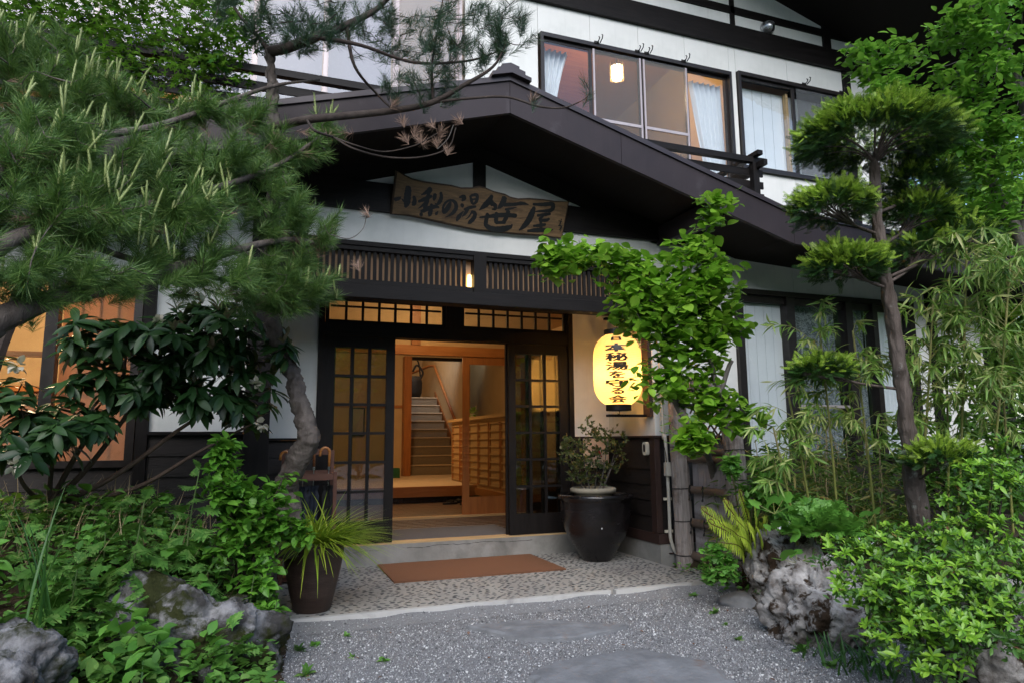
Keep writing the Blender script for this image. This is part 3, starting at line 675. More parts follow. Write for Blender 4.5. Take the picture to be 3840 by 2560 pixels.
def door(x0, x1, y, gl, label):
    z0, z1 = .264, 2.248; a, b, c, d = gl[0], gl[1], .47, 2.14
    f = MB().box(x0, a, y, y+.032, z0, z1).box(b, x1, y, y+.032, z0, z1).box(a, b, y+.0015, y+.031, z0, c).box(a, b, y+.0015, y+.031, d, z1)
    o = f.build('sliding_door', 'dark_wood_v', inn, loc=((x0+x1)/2, y, z0), label=label)
    cw, rh = (b-a)/3, (d-c)/6
    for i in (1, 2): box_part('muntin', 'dark_wood_v', o, a+i*cw-.014, a+i*cw+.014, y+.003, y+.029, c, d)
    for i in range(3):
        for j in range(1, 6): box_part('muntin', 'dark_wood', o, a+i*cw+.0145*(i > 0), a+(i+1)*cw-.0145*(i < 2), y+.004, y+.028, c+j*rh-.012, c+j*rh+.012)
        for j in range(6): box_part('pane', 'glass_door', o, a+i*cw+.0145*(i > 0), a+(i+1)*cw-.0145*(i < 2), y+.0145, y+.0175, c+j*rh+.012*(j > 0), c+(j+1)*rh-.012*(j < 5))
    return o
door(.560, 1.250, 6.775, (.662, 1.165), 'front sliding door slid to the umbrella stand side'); door(.575, 1.262, 6.835, (.677, 1.178), 'rear sliding door behind the front one')
door(2.458, 3.147, 6.775, (2.535, 3.045), 'front sliding door beside the lantern'); door(2.446, 3.130, 6.835, (2.523, 3.03), 'rear sliding door behind the front one')
handle = MB().tube([(3.085, 6.77, 1.03), (3.085, 6.735, 1.03), (3.085, 6.73, 1.06), (3.085, 6.735, 1.10), (3.085, 6.77, 1.10)], .006, 6).build('door_handle', 'steel', inn, smooth=True)

# --- upper windows
def upper_window(x0, x1, z0, z1, cuts, label, fm='frame_bronze'):
    f = MB().box(x0, x1, 5.80, 5.93, z1-.03, z1+.012).box(x0, x1, 5.80, 5.93, z0-.03, z0).box(x0, x0+.03, 5.80, 5.93, z0, z1-.03).box(x1-.03, x1, 5.80, 5.93, z0, z1-.03)
    w = f.build('window', fm, inn, loc=((x0+x1)/2, 5.84, z0), label=label)
    xs = [x0+.03] + cuts + [x1-.03]
    for i, (a, b) in enumerate(zip(xs, xs[1:])):
        y = 5.835 + (.022 if i % 2 else 0)
        s = MB().box(a-.012, a+.022, y, y+.02, z0, z1-.03).box(b-.022, b+.012, y, y+.02, z0, z1-.03).box(a+.022, b-.022, y, y+.02, z0, z0+.04).box(a+.022, b-.022, y, y+.02, z1-.062, z1-.03)
        s.build('sash', fm, w); box_part('pane', 'glass_up', w, a+.022, b-.022, y+.008, y+.011, z0+.04, z1-.062)
    return w
w1 = upper_window(2.472, 4.772, 3.97, 5.25, [3.04, 3.63, 4.20], 'four-pane upstairs window above the porch roof')
for a, b in ((3.055, 3.62), (3.645, 4.19)):
    box_part('insect_screen', 'screen_mesh', w1, a, b, 5.822, 5.824, 4.0, 5.2); s = MB().box(a, a+.02, 5.815, 5.83, 4.0, 5.2).box(b-.02, b, 5.815, 5.83, 4.0, 5.2).box(a, b, 5.816, 5.829, 4.42, 4.45); s.build('screen_frame', 'frame_silver', w1)
def drape(x0, x1, y, z0, z1, pinch, n=40, k=6):
    mb = MB(); zs = np.linspace(z0, z1, 8)
    for z in zs:
        t = (z-z0)/(z1-z0); q = pinch(t)
        for i in range(n+1):
            u = i/n; mb.v.append((x0+(x1-x0)*u*q[1] + (x1-x0)*q[0], y + .025*math.sin(u*k*2*math.pi + 2*t), z))
    mb.f = [(j*(n+1)+i, j*(n+1)+i+1, (j+1)*(n+1)+i+1, (j+1)*(n+1)+i) for j in range(7) for i in range(n)]
    return mb
drape(2.50, 2.86, 5.99, 3.98, 5.2, lambda t: (0, .45+.55*t*t)).build('curtain', 'curtain', w1, smooth=True)
drape(4.34, 4.77, 5.99, 3.98, 5.17, lambda t: (.42*(1-t), .58+.42*t)).build('curtain', 'curtain', w1, smooth=True)
w2 = upper_window(4.868, 6.418, 4.17, 5.285, [5.66], 'two-pane upstairs window with white blinds')
for i in range(11): box_part('blind_strip', 'shutter_white', w2, 4.905+i*.136, 5.037+i*.136, 5.965, 5.968, 4.17, 5.20)
box_part('side_rail', 'pale_wood', w2, 5.60, 5.632, 5.90, 5.95, 4.17, 5.20)
box_part('insect_screen', 'screen_mesh', w2, 5.69, 6.40, 5.822, 5.824, 4.2, 5.24); box_part('screen_rail', 'frame_silver', w2, 5.69, 6.40, 5.815, 5.83, 4.66, 4.69)
w3 = upper_window(-2.6, 1.66, 3.95, 5.46, [-1.35, -.17, .42, 1.04], 'wide upstairs window behind the pine branches', 'frame_silver')
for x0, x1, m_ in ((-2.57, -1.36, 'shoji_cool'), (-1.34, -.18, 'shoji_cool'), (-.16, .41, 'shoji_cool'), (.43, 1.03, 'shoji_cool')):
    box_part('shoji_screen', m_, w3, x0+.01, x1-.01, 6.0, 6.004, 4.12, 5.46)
for hx, hz in ((3.10, 5.262), (3.58, 5.262), (3.69, 5.262), (4.15, 5.262), (5.80, 5.30), (6.36, 5.30)):
    h = MB().box(hx-.035, hx+.02, 5.79, 5.80, hz-.01, hz+.012).tube([(hx, 5.79, hz), (hx, 5.76, hz+.005), (hx+.005, 5.75, hz+.03), (hx+.005, 5.765, hz+.05)], .006, 5).tube([(hx+.03, 5.79, hz), (hx+.03, 5.74, hz+.02), (hx+.03, 5.73, hz+.05), (hx+.03, 5.745, hz+.065)], .006, 5)
    h.build('pole_hook', 'wire', inn)
# balcony rails standing behind the porch roof
def rail(xa, xb, posts, y, zt, side):
    lim = lambda z: 1.83 + side*(4.225-z)/.2925
    cl = lambda z: (max(xa, lim(z)), xb) if side > 0 else (xa, min(xb, lim(z)))
    a, b = cl(zt-.055)
    bal = MB().box(a, b, y-.03, y+.03, zt-.055, zt).build('balcony_rail', 'dark_wood', inn, loc=((a+b)/2, y, zt))
    for px_ in posts: box_part('rail_post', 'dark_wood_v', bal, px_-.035, px_+.035, y-.03, y+.03, zr(px_)-.02, zt-.056)
    for k in range(4):
        z = zt-.17-.125*k; a, b = cl(z)
        if z > 3.40: box_part('rail_board', 'dark_wood', bal, a, b, y+.031, y+.05, z, z+.07)
    return bal
rail(2.6, 4.63, [3.42, 4.50], 5.22, 3.975, 1); rail(-3.5, 1.25, [-.02, -1.0], 5.22, 4.055, -1)
rr = P('rail_end', 'dark_wood', 4.47, 4.53, 5.12, 5.80, 3.977, 4.02); P('rail_end', 'dark_wood', 4.50, 4.545, 5.08, 5.80, 3.86, 3.915)
for k in range(3): P('rail_board', 'dark_wood', 4.485, 4.515, 5.26, 5.80, 3.805-.125*k, 3.86-.125*k-.001)

# --- lower right window
f = MB().box(4.66, 7.2, 5.79, 5.93, 2.74, 2.795).box(4.66, 7.2, 5.79, 5.93, .97, 1.01)
for a, b in ((4.66, 4.742), (5.318, 5.424), (6.15, 6.25), (6.55, 6.62), (7.12, 7.2)): f.box(a, b, 5.795, 5.925, 1.01, 2.74)
w4 = f.build('window', 'frame_bronze', inn, loc=(5.9, 5.84, 1), label='ground-floor window behind the bamboo')
for a, b in ((4.742, 5.318), (5.424, 6.15), (6.25, 6.55), (6.62, 7.12)):
    box_part('pane', 'glass_up', w4, a, b, 5.848, 5.852, 1.01, 2.74)
    box_part('sash_rail', 'frame_bronze', w4, a, b, 5.835, 5.865, 2.66, 2.74)
for i in range(5): box_part('blind_strip', 'shutter_white', w4, 4.745+i*.115, 4.857+i*.115, 5.90, 5.903, 1.01, 2.66)
for a, b, m_ in ((5.43, 6.15, 'lace'), (6.25, 6.55, 'lace'), (6.62, 7.12, 'shutter_white')): drape(a, b, 5.97, 1.01, 2.7, lambda t: (0, 1), 60, 9).build('curtain', m_, w4, smooth=True)
box_part('sash_rail', 'frame_silver', w4, 5.43, 6.15, 5.83, 5.845, 1.55, 1.58)

# --- vent hood high on the gable
v = MB().lathe([(.001, 0), (.062, 0), (.075, .012), (.072, .05)], (0, 0, 0), 20)
vh = thing('vent_hood', (5.323, 5.83, 5.91), 'round silver vent hood on the white gable strip under the main roof', 'vent hood')
mb = MB()
for j in range(7):
    t = j/6*math.pi/2; r_, d_ = .078*math.cos(t*.92), .09*math.sin(t)
    for k in range(20):
        a = 2*math.pi*k/20; mb.v.append((5.323+r_*math.cos(a), 5.828-d_-.02, 5.91+r_*math.sin(a)))
mb.f = [(j*20+k, j*20+(k+1) % 20, (j+1)*20+(k+1) % 20, (j+1)*20+k) for j in range(6) for k in range(20) if not (j > 1 and (k in (0, 1, 19, 18, 17, 16, 15)))]
mb.build('hood', 'steel', vh, smooth=True)
MB().tube([(5.323, 5.835, 5.91), (5.323, 5.81, 5.91)], .085, 20).build('flange', 'steel', vh); MB().tube([(5.34, 5.82, 5.90), (5.345, 5.765, 5.895)], .045, 14).build('duct', 'wire', vh)

# cracks in the concrete step and plinth
def crack(pts, parent, w_=.0018):
    mb = MB()
    P_ = [Vector(p) for p in pts]; Q = []
    for a, b in zip(P_, P_[1:]):
        for k in range(5): Q.append(a.lerp(b, k/5)+Vector((random.uniform(-.006, .006), 0, random.uniform(-.006, .006))))
    for i, (a, b) in enumerate(zip(Q, Q[1:])):
        q = w_*(.4+.9*abs(math.sin(i*1.3))); mb.add([tuple(a-Vector((0, 0, q))), tuple(b-Vector((0, 0, q))), tuple(b+Vector((0, 0, q))), tuple(a+Vector((0, 0, q)))], [(0, 1, 2, 3)])
    mb.build('crack', 'wire', parent)
crack([(1.35, 6.738, .215), (1.55, 6.738, .205), (1.70, 6.738, .225), (1.95, 6.738, .212), (2.15, 6.738, .222), (2.45, 6.738, .208), (2.75, 6.738, .214)], inn)
crack([(.85, 6.738, .19), (1.0, 6.738, .205), (1.15, 6.738, .20)], inn, .001)
# dark room behind the ground-floor window
P('room_wall', 'dark_room', 3.78, 8.46, 6.75, 6.85, .26, 3.4); P('room_wall', 'dark_room', 8.36, 8.46, 5.96, 6.75, .26, 3.4); P('room_wall', 'dark_room', 3.78, 8.35, 5.97, 6.74, 3.3, 3.38)
P('side_wall', 'siding', 8.36, 8.46, 6.86, 15, .26, 3.4); P('side_wall', 'plaster', 7.23, 7.33, 5.95, 9.5, 3.4, 5.6)

# ================================================================ inside the inn
def shell(name, m, faces): # quads as lists of corners
    mb = MB()
    for q in faces: mb.add(q, [(0, 1, 2, 3)])
    return mb.build(name, m, inn)
def xy(x0, x1, y0, y1, z): return [(x0, y0, z), (x1, y0, z), (x1, y1, z), (x0, y1, z)]
def xz(x0, x1, y, z0, z1): return [(x0, y, z0), (x1, y, z0), (x1, y, z1), (x0, y, z1)]
def yz(x, y0, y1, z0, z1): return [(x, y0, z0), (x, y1, z0), (x, y1, z1), (x, y0, z1)]
# hall
P('hall_floor', 'soil', .1, 4.9, 7.0, 11.06, .10, .236)
P('hall_wall', 'plaster_warm', .10, .20, 6.9, 14.8, .25, 3.2); P('hall_wall', 'plaster_warm', 4.9, 5.0, 6.9, 19, .25, 3.2); P('hall_wall', 'plaster_warm', 3.21, 4.9, 6.93, 7.0, .25, 3.2)
P('hall_wall', 'plaster_warm', .2, 3.04, 14.82, 14.92, .5, 3.2); P('hall_wall', 'plaster_warm', 3.04, 4.9, 14.82, 14.92, 3.06, 3.2)
P('hall_ceiling', 'pale_wood', .1, 5.0, 6.9, 14.9, 3.2, 3.28); P('hall_wall', 'plaster_warm', .1, 3.64, 6.91, 6.95, 2.67, 3.2)
# tiles of the entry floor
random.seed(5)
yy = 7.0
row = 0
while yy < 11.0:
    xx = .6 - (row % 2)*.11
    while xx < 3.6:
        if xx+.21 > 1.0 and (yy < 8.8 or yy > 9.02): P('tile', 'tile', max(xx, .6), xx+.208, yy+.003, yy+.067, .236, .25+random.uniform(-.001, .001))
        xx += .215
    yy += .07 if yy > 8.7 else .14
    row += 1
    if yy < 8.7: pass
P('inner_threshold', 'pale_wood', .6, 3.6, 8.86, 8.98, .236, .262)
P('raised_floor', 'matting', .2, 4.9, 11.06, 15.0, .36, .507); P('floor_edge', 'orange_wood', .2, 4.2, 11.0, 11.06, .345, .509, .006)
P('riser_strip', 'rubber', .2, 4.2, 11.07, 11.1, .236, .345)  # black riser strip behind the riser tiles
for i in range(14): P('riser_tile', 'black_glaze', 1.9+i*.105, 2.0+i*.105, 11.055, 11.068, .24, .343)
# inner partition: head beam, small lattice over it
P('head_beam', 'orange_wood', .6, 3.9, 8.90, 9.0, 2.365, 2.495, .004); P('head_rail', 'orange_wood', .6, 3.9, 8.91, 8.99, 2.72, 2.78)
P('head_panel', 'pale_wood', .6, 3.9, 8.955, 8.965, 2.495, 2.60)
rs = P('ranma_slat', 'orange_wood_v', 1.0, 1.02, 8.94, 8.98, 2.60, 2.72)
for i in range(70): dup(rs, inn, (1.04+i*.04, 8.96, 2.66))
P('partition_post', 'orange_wood_v', 1.86, 1.98, 8.89, 9.01, 2.495, 3.2); P('head_rail', 'plaster_warm', .6, 3.9, 8.93, 8.97, 2.78, 3.2)
# inner sliding door, half open
f = MB().box(2.572, 2.665, 8.915, 8.95, .262, 2.363).box(3.42, 3.50, 8.915, 8.95, .262, 2.363).box(2.665, 3.42, 8.917, 8.948, .262, .49).box(2.665, 3.42, 8.917, 8.948, 2.26, 2.363)
idr = f.build('inner_door', 'orange_wood_v', inn, loc=(3, 8.93, .26)); box_part('pane', 'glass_door', idr, 2.665, 3.42, 8.93, 8.934, .49, 2.26)
# stairs behind a red-brown post
P('stair_post', 'orange_wood_v', 2.90, 3.055, 14.55, 14.80, .507, 3.06, .004); P('stair_post', 'orange_wood_v', 4.27, 4.38, 14.6, 14.8, .507, 3.06); P('stair_head', 'dark_wood', 3.055, 4.27, 14.65, 14.8, 3.0, 3.06)
for i in range(9):
    z = .507+.2*(i+1); y = 14.9+.25*i
    P('stair_riser', 'carpet', 3.05, 4.20, y, y+.02, z-.2, z-.001); P('stair_tread', 'carpet', 3.05, 4.20, y-.02, y+.27, z, z+.02); P('stair_nosing', 'matting', 3.05, 4.20, y-.028, y-.0205, z-.004, z+.022)
P('stair_string', 'orange_wood_v', 4.20, 4.25, 14.9, 17.4, .507, .75)
MB().prism_x([(14.85, .507), (14.95, .507), (17.4, 2.30), (17.4, 2.52), (14.85, .80)], 4.25, 4.275).build('stair_skirting', 'orange_wood_v', inn)
shell('stairwell_wall', 'plaster_warm', [yz(4.29, 14.9, 19, .3, 5), yz(2.6, 14.93, 19, .3, 5), xz(2.6, 4.95, 19, .3, 5), xy(2.6, 4.95, 14.93, 19, 5)])
P('landing', 'carpet', 2.6, 4.95, 17.15, 19, 2.2, 2.327)
MB().tube([(4.22, 14.9, 1.45), (4.22, 17.3, 3.17), (4.15, 17.6, 3.2), (3.8, 18.0, 3.05), (3.0, 18.1, 3.05)], .035, 8).build('handrail', 'orange_wood_v', inn, smooth=True)
bag = thing('ornament_bag', (3.62, 17.3, 2.33), 'black openwork basket with curled handles at the head of the stairs', 'basket')
mb = MB()
mb.lathe([(.001, .0), (.17, .0), (.21, .1), (.22, .3), (.19, .42), (.17, .42), (.19, .3), (.001, .06)], (3.62, 17.3, 2.33), 14); mb.build('body', 'dark_bag', bag, smooth=True)
for s in (-1, 1): MB().tube(smooth_path([(3.62+s*.18, 17.3, 2.7), (3.62+s*.22, 17.28, 2.85), (3.62+s*.10, 17.27, 2.98), (3.62+s*.02, 17.28, 2.85)], 5), .02, 6).build('handle', 'dark_bag', bag, smooth=True)
MB().tube(smooth_path([(3.5, 17.28, 2.7), (3.55, 17.25, 3.0), (3.60, 17.25, 3.15), (3.74, 17.25, 3.05), (3.80, 17.27, 2.72)], 5), .016, 6).build('handle', 'dark_bag', bag, smooth=True)
for o in list(bpy.data.objects):
    if o.parent == bag and o.type == 'MESH':
        for v in o.data.vertices: v.co *= 1.3
# shoe cabinet with slatted doors along the right
cab = thing('shoe_cabinet', (3.65, 10.4, .5), 'long wooden shoe cabinet with slatted doors inside the entrance', 'cabinet')
box_part('carcass', 'pale_wood', cab, 3.42, 3.9, 9.2, 12.6, .47, 1.58); box_part('counter_top', 'pale_wood', cab, 3.36, 3.95, 9.15, 12.7, 1.58, 1.63); box_part('plinth', 'orange_wood', cab, 3.38, 3.9, 9.2, 12.6, .36, .47)
for d0 in (9.25, 9.80, 10.35, 10.90, 11.45, 12.0):
    dr = MB().box(3.405, 3.42, d0, d0+.04, .52, 1.52).box(3.405, 3.42, d0+.47, d0+.51, .52, 1.52).build('slatted_door', 'orange_wood_v', cab)
    for k in range(9): box_part('slat', 'pale_wood', dr, 3.400, 3.42, d0+.04, d0+.47, .53+k*.12, .55+k*.12)
box_part('legs', 'rubber', cab, 3.5, 3.85, 9.25, 12.5, .25, .36)
gb = MB().box(2.45, 2.70, 13.9, 14.1, .507, .70).box(2.47, 2.68, 13.92, 14.08, .70, .705).build('storage_box', 'green_box', None, loc=(2.57, 14, .51)); tag(gb, 'small dark green box on the raised hall floor by the stair post', 'box')
P('wall_rail', 'orange_wood', .2, 2.9, 14.79, 14.82, 1.95, 2.01)
pic = thing('framed_picture', (1.35, 14.79, 1.5), 'pale framed picture on the hall wall seen through the door panes', 'picture')
MB().box(1.80, 2.1, 14.76, 14.785, 1.35, 1.95).build('frame', 'dark_wood_v', pic); MB().box(1.83, 2.07, 14.752, 14.759, 1.38, 1.92).build('sheet', 'shoji', pic)
# grey mat on the entry floor
gmat = MB().box(.75, 2.62, 6.92, 7.75, .252, .262).build('floor_mat', 'grey_mat', None, loc=(1.7, 7.3, .252)); tag(gmat, 'charcoal grey floor mat just inside the open doors', 'mat')
# sandals
def sandal(x, y, a, label):
    t = thing('sandal', (x, y, .25), label, 'sandal', 'black sandals on the entry tiles'); t.rotation_euler.z = 0
    c, s = math.cos(a), math.sin(a); T = lambda u, v, z: (x+c*u-s*v, y+s*u+c*v, .25+z)
    pts = []
    for i in range(16):
        q = 2*math.pi*i/16; pts.append((math.cos(q)*.135, math.sin(q)*.05*(1+.18*math.cos(q))))
    mb = MB(); mb.v = [T(u, v, .002) for u, v in pts]+[T(u, v, .03) for u, v in pts]; mb.f = [tuple(range(15, -1, -1)), tuple(range(16, 32))]+[(i, (i+1) % 16, 16+(i+1) % 16, 16+i) for i in range(16)]
    mb.build('sole', 'rubber', t)
    for sg in (-1, 1): MB().tube(smooth_path([T(.07, 0, .03), T(.04, sg*.03, .06), T(-.03, sg*.052, .028)], 4), .011, 6).build('strap', 'dark_bag', t, smooth=True)
sandal(3.02, 10.75, .15, 'black sandal farther from the open doors, beside its mate'); sandal(3.10, 10.45, .1, 'black sandal nearest the inner glass door'); sandal(2.86, 10.62, .3, 'black sandal on the stair side of the pair')
# little plant on the counter
pl = thing('counter_plant', (3.2, 11.2, 1.63), 'little leafy green plant on the cabinet counter inside', 'plant')
MB().lathe([(.03, 0), (.045, .07), (.04, .07), (.03, .05), (.001, .05)], (3.5, 11.5, 1.63), 12).build('pot', 'shutter_white', pl, smooth=True)
lv = LEAVES(); d = norm(rng.normal(size=(26, 3))+[0, 0, .7]); lv.add(OVATE, np.tile([3.5, 11.5, 1.70], (26, 1))+d*.03, frames(d), .10); lv.build('leaves', 'leaf_cover', pl)
# lamps in the hall
def ceil_lamp(x, y, z, e, label, r=.16, lc=(1, .62, .28)):
    t = thing('ceiling_lamp', (x, y, z), label, 'lamp')
    MB().lathe([(.001, .0), (r*.8, .0), (r, .03), (r, .07), (.001, .07)], (x, y, z-.09), 20).build('diffuser', 'lamp_glow', t, smooth=True)
    MB().lathe([(.001, 0), (r*.7, 0), (r*.7, .02), (.001, .02)], (x, y, z-.019), 16).build('base', 'dark_wood', t)
    l = light('ceiling_lamp_light', (x, y, z-.16), e, lc, .12); return t
ceil_lamp(1.9, 7.9, 3.18, 9, 'round glowing ceiling lamp in the entrance vestibule'); ceil_lamp(2.2, 11.6, 3.18, 44, 'round glowing ceiling lamp over the raised hall floor'); ceil_lamp(3.6, 16.6, 4.7, 8, 'round glowing ceiling lamp over the stairs')
# left room behind the warm window
P('room_wall', 'plaster_warm', -6, .0, 8.5, 8.6, .3, 3); P('room_floor', 'pale_wood', -6, .0, 5.95, 8.5, .5, .55); P('room_wall', 'dark_room', -6, .06, 5.95, 8.6, 3.0, 3.05); P('room_wall', 'plaster_warm', -.06, .05, 6.92, 8.5, .3, 3); P('room_wall', 'plaster_warm', -6.1, -6, 5.95, 8.5, .3, 3)
shelf = thing('room_cupboard', (-2.2, 8.3, .55), 'wooden cupboard inside the lit ground-floor room', 'cupboard')
box_part('body', 'orange_wood_v', shelf, -3.4, -1.75, 8.1, 8.48, .55, 1.75); box_part('top', 'orange_wood', shelf, -3.45, -1.7, 8.05, 8.48, 1.75, 1.80); box_part('door', 'pale_wood', shelf, -2.6, -1.8, 8.085, 8.099, .62, 1.68)
ceil_lamp(-2.0, 6.9, 2.75, 62, 'round glowing lamp in the ground-floor room at the side', .12, (1, .68, .38))
# upper rooms
shell('upper_room', 'plaster_warm', [xz(2.3, 6.6, 8.6, 3.5, 6.0), yz(2.3, 5.95, 8.6, 3.5, 6), yz(4.83, 5.95, 8.6, 3.5, 6)]); shell('upper_floor', 'pale_wood', [xy(2.3, 6.9, 5.95, 8.6, 3.5)]); shell('upper_ceiling', 'orange_wood', [xy(2.3, 6.9, 5.95, 8.6, 5.98)])
P('room_beam', 'orange_wood', 2.35, 4.8, 8.5, 8.59, 4.95, 5.1); P('room_post', 'orange_wood_v', 4.0, 4.15, 8.4, 8.58, 3.5, 5.97); P('room_beam', 'orange_wood', 2.35, 4.8, 8.52, 8.59, 4.3, 4.36); P('room_shelf', 'orange_wood', 2.35, 3.4, 7.9, 8.5, 4.4, 4.5)
lp = thing('paper_lamp', (3.79, 6.62, 5.45), 'glowing slatted pendant lamp in the upstairs room', 'lamp')
MB().lathe([(.001, 0), (.055, 0), (.068, .03), (.07, .16), (.001, .16)], (3.79, 6.62, 5.42), 16).build('glow', 'lamp_glow', lp, smooth=True)
for k in range(14):
    a = 2*math.pi*k/14; MB().box(3.79+.08*math.cos(a)-.004, 3.79+.08*math.cos(a)+.004, 6.62+.08*math.sin(a)-.004, 6.62+.08*math.sin(a)+.004, 5.42, 5.62).build('slat', 'pale_wood', lp)
MB().tube([(3.79, 6.62, 5.62), (3.79, 6.62, 5.98)], .006, 6).build('cord', 'wire', lp)
light('pendant_light', (3.79, 6.62, 5.30), 16, (1, .72, .42), .08)
shell('upper_room', 'plaster_warm', [xz(-4, 2.2, 8.0, 3.5, 6), yz(-4, 5.95, 8, 3.5, 6), yz(2.2, 5.95, 8, 3.5, 6), xy(-4, 2.2, 5.95, 8, 3.5), xy(-4, 2.2, 5.95, 8, 5.95)])
ceil_lamp(-.4, 6.8, 5.9, 9, 'round glowing lamp in the upstairs room behind the pine'); 

# ================================================================ things at the entrance
# --- wooden name board
SB = Vector((.999, 5.765, 3.189)); E1 = Vector((.9993, 0, -.0367)); E2 = Vector((.0354, -.2652, .9635)); EN = Vector((-.0097, -.9642, -.265))
sign = thing('name_board', SB, 'live-edge wooden name board with brushed black characters over the doors', 'sign')
OUT = [(3, -1), (157, 4), (278, -3), (401, -13), (579, -27), (806, -40), (989, -33), (1224, -23), (1415, -8), (1653, -5), (1680, 355), (1526, 339), (1418, 339), (1275, 328), (1163, 309), (1087, 313), (1029, 331), (916, 340), (841, 359), (776, 364), (707, 340), (610, 325), (520, 333), (398, 329), (277, 327), (166, 334), (87, 359), (10, 378)]
def SP(a, b, h): return tuple(SB + E1*(a/1000) + E2*(b/1000) + EN*h)
def inset(pts, d):
    q = []
    for i, p in enumerate(pts):
        a = Vector(pts[i-1]); b = Vector(pts[(i+1) % len(pts)]); t_ = (b-a).normalized(); q.append((p[0]-t_.y*d*1.0, p[1]+t_.x*d))
    return q
n = len(OUT); IN = inset(OUT, 16)
mb = MB(); mb.v = [SP(*p, -.04) for p in OUT] + [SP(*p, -.012) for p in OUT] + [SP(*p, 0) for p in IN]
mb.f = [(i, (i+1) % n, n+(i+1) % n, n+i) for i in range(n)] + [(n+i, n+(i+1) % n, 2*n+(i+1) % n, 2*n+i) for i in range(n)] + [tuple(range(n-1, -1, -1))]
mb.build('bark_edge', 'sign_edge', sign)
MB().add([SP(*p, .0) for p in IN], [tuple(range(n))]).build('board', 'sign_wood', sign)
STROKES = [[(27,128,34),(63,144,30),(80,161,5)],[(122,253,39),(135,234,57),(135,176,62),(135,118,60),(126,76,22)],[(128,125,34),(106,130,22),(85,145,5)],[(190,180,26),(202,152,33),(197,118,43),(183,101,9)],[(326,276,36),(324,253,50),(292,227,31),(253,200,5)],[(237,141,21),(294,173,36),(349,208,26)],[(321,237,26),(313,169,40),(301,117,40),(294,86,22)],[(301,146,22),(267,103,17),(238,81,4)],[(379,229,31),(375,195,36),(372,171,14)],[(428,250,26),(437,212,33),(428,169,36),(403,142,19),(381,152,4)],[(268,57,24),(320,88,39),(386,119,36),(425,118,17)],[(356,137,24),(355,91,36),(350,48,40),(342,28,14)],[(263,42,22),(274,33,33),(282,45,9)],[(421,82,9),(408,60,28),(401,49,15)],[(322,86,24),(291,55,14)],[(525,181,21),(516,148,40),(497,109,43),(474,82,34),(463,119,22),(479,164,22),(518,195,19),(564,185,33),(583,140,36),(563,93,34),(526,59,17),(490,37,3)],[(599,232,10),(637,244,40),(644,228,43),(629,205,15)],[(627,176,26),(637,164,36),(641,149,17)],[(600,23,22),(615,58,40),(640,97,21),(655,118,5)],[(700,262,19),(717,220,28),(726,194,22)],[(708,265,21),(757,279,31),(768,253,31),(761,213,28),(732,189,19)],[(721,231,15),(760,242,17)],[(657,132,19),(710,157,31),(766,174,19)],[(695,146,26),(673,102,31),(647,66,7)],[(728,122,29),(762,113,36),(757,69,40),(723,26,34),(705,13,7)],[(734,121,15),(704,67,12),(678,47,4)],[(905,295,31),(884,243,52),(844,193,48),(798,145,5)],[(877,224,22),(939,216,40),(949,180,31),(918,171,9)],[(909,248,34),(914,205,31)],[(1026,296,50),(1019,255,53),(993,208,40),(972,184,7)],[(1027,229,34),(1115,243,31),(1206,267,31),(1273,264,3)],[(1046,188,21),(1101,204,19),(1155,224,5)],[(811,82,14),(917,108,34),(1043,137,43),(1161,146,36)],[(883,126,33),(876,61,40),(883,17,41),(958,-5,52),(1050,9,57),(1116,38,36),(1131,64,7)],[(967,147,33),(969,91,40),(975,54,36)],[(1079,180,40),(1066,122,41),(1043,63,38)],[(969,56,29),(1053,70,24)],[(1312,274,22),(1415,287,36),(1501,305,40),(1516,275,43),(1491,242,34),(1385,220,21),(1342,209,7)],[(1328,249,31),(1313,192,57),(1285,117,57),(1244,58,43),(1204,17,10)],[(1367,177,21),(1437,195,31),(1497,211,26)],[(1425,181,24),(1396,140,28),(1463,147,31),(1492,165,22)],[(1340,77,17),(1402,89,31),(1462,106,24)],[(1408,134,28),(1418,91,31),(1416,44,29)],[(1289,22,21),(1370,40,40),(1455,54,38),(1546,67,7)],[(1616,179,9),(1611,144,14),(1605,116,10)],[(1589,159,7),(1624,155,9)],[(1590,114,7),(1626,110,12),(1606,71,7)],[(1634,120,5),(1618,59,7)]]
def stroke_poly(st):
    P_ = smooth_path([(a, b, w_) for a, b, w_ in st], 5); L = []; Rr = []
    for i, p in enumerate(P_):
        a = Vector(P_[max(0, i-1)][:2]); b = Vector(P_[min(len(P_)-1, i+1)][:2]); t_ = (b-a).normalized(); s = Vector((-t_.y, t_.x)); w_ = max(1.5, p[2]*.5)*(1+.07*math.sin(i*2.3))
        L.append((p[0]+s.x*w_, p[1]+s.y*w_)); Rr.append((p[0]-s.x*w_, p[1]-s.y*w_))
    def cap(p, q, sg):
        a = Vector(P_[p][:2]); d_ = (a-Vector(P_[q][:2])).normalized(); w_ = max(1, P_[p][2]*.5); return tuple(a+d_*w_*.55)
    return L, Rr, cap(0, 1, 1), cap(-1, -2, 1)
ink = MB()
for k, st in enumerate(STROKES):
    L, Rr, c0, c1 = stroke_poly(st); h = .0012 + k*.00004; m_ = len(L)
    vs = [SP(*p, h) for p in L] + [SP(*p, h) for p in Rr] + [SP(*c0, h), SP(*c1, h)]
    ink.add(vs, [(i, i+1, m_+i+1, m_+i) for i in range(m_-1)] + [(0, m_, 2*m_), (m_-1, 2*m_+1, 2*m_-1)])
ink.build('brushed_characters', 'ink', sign)

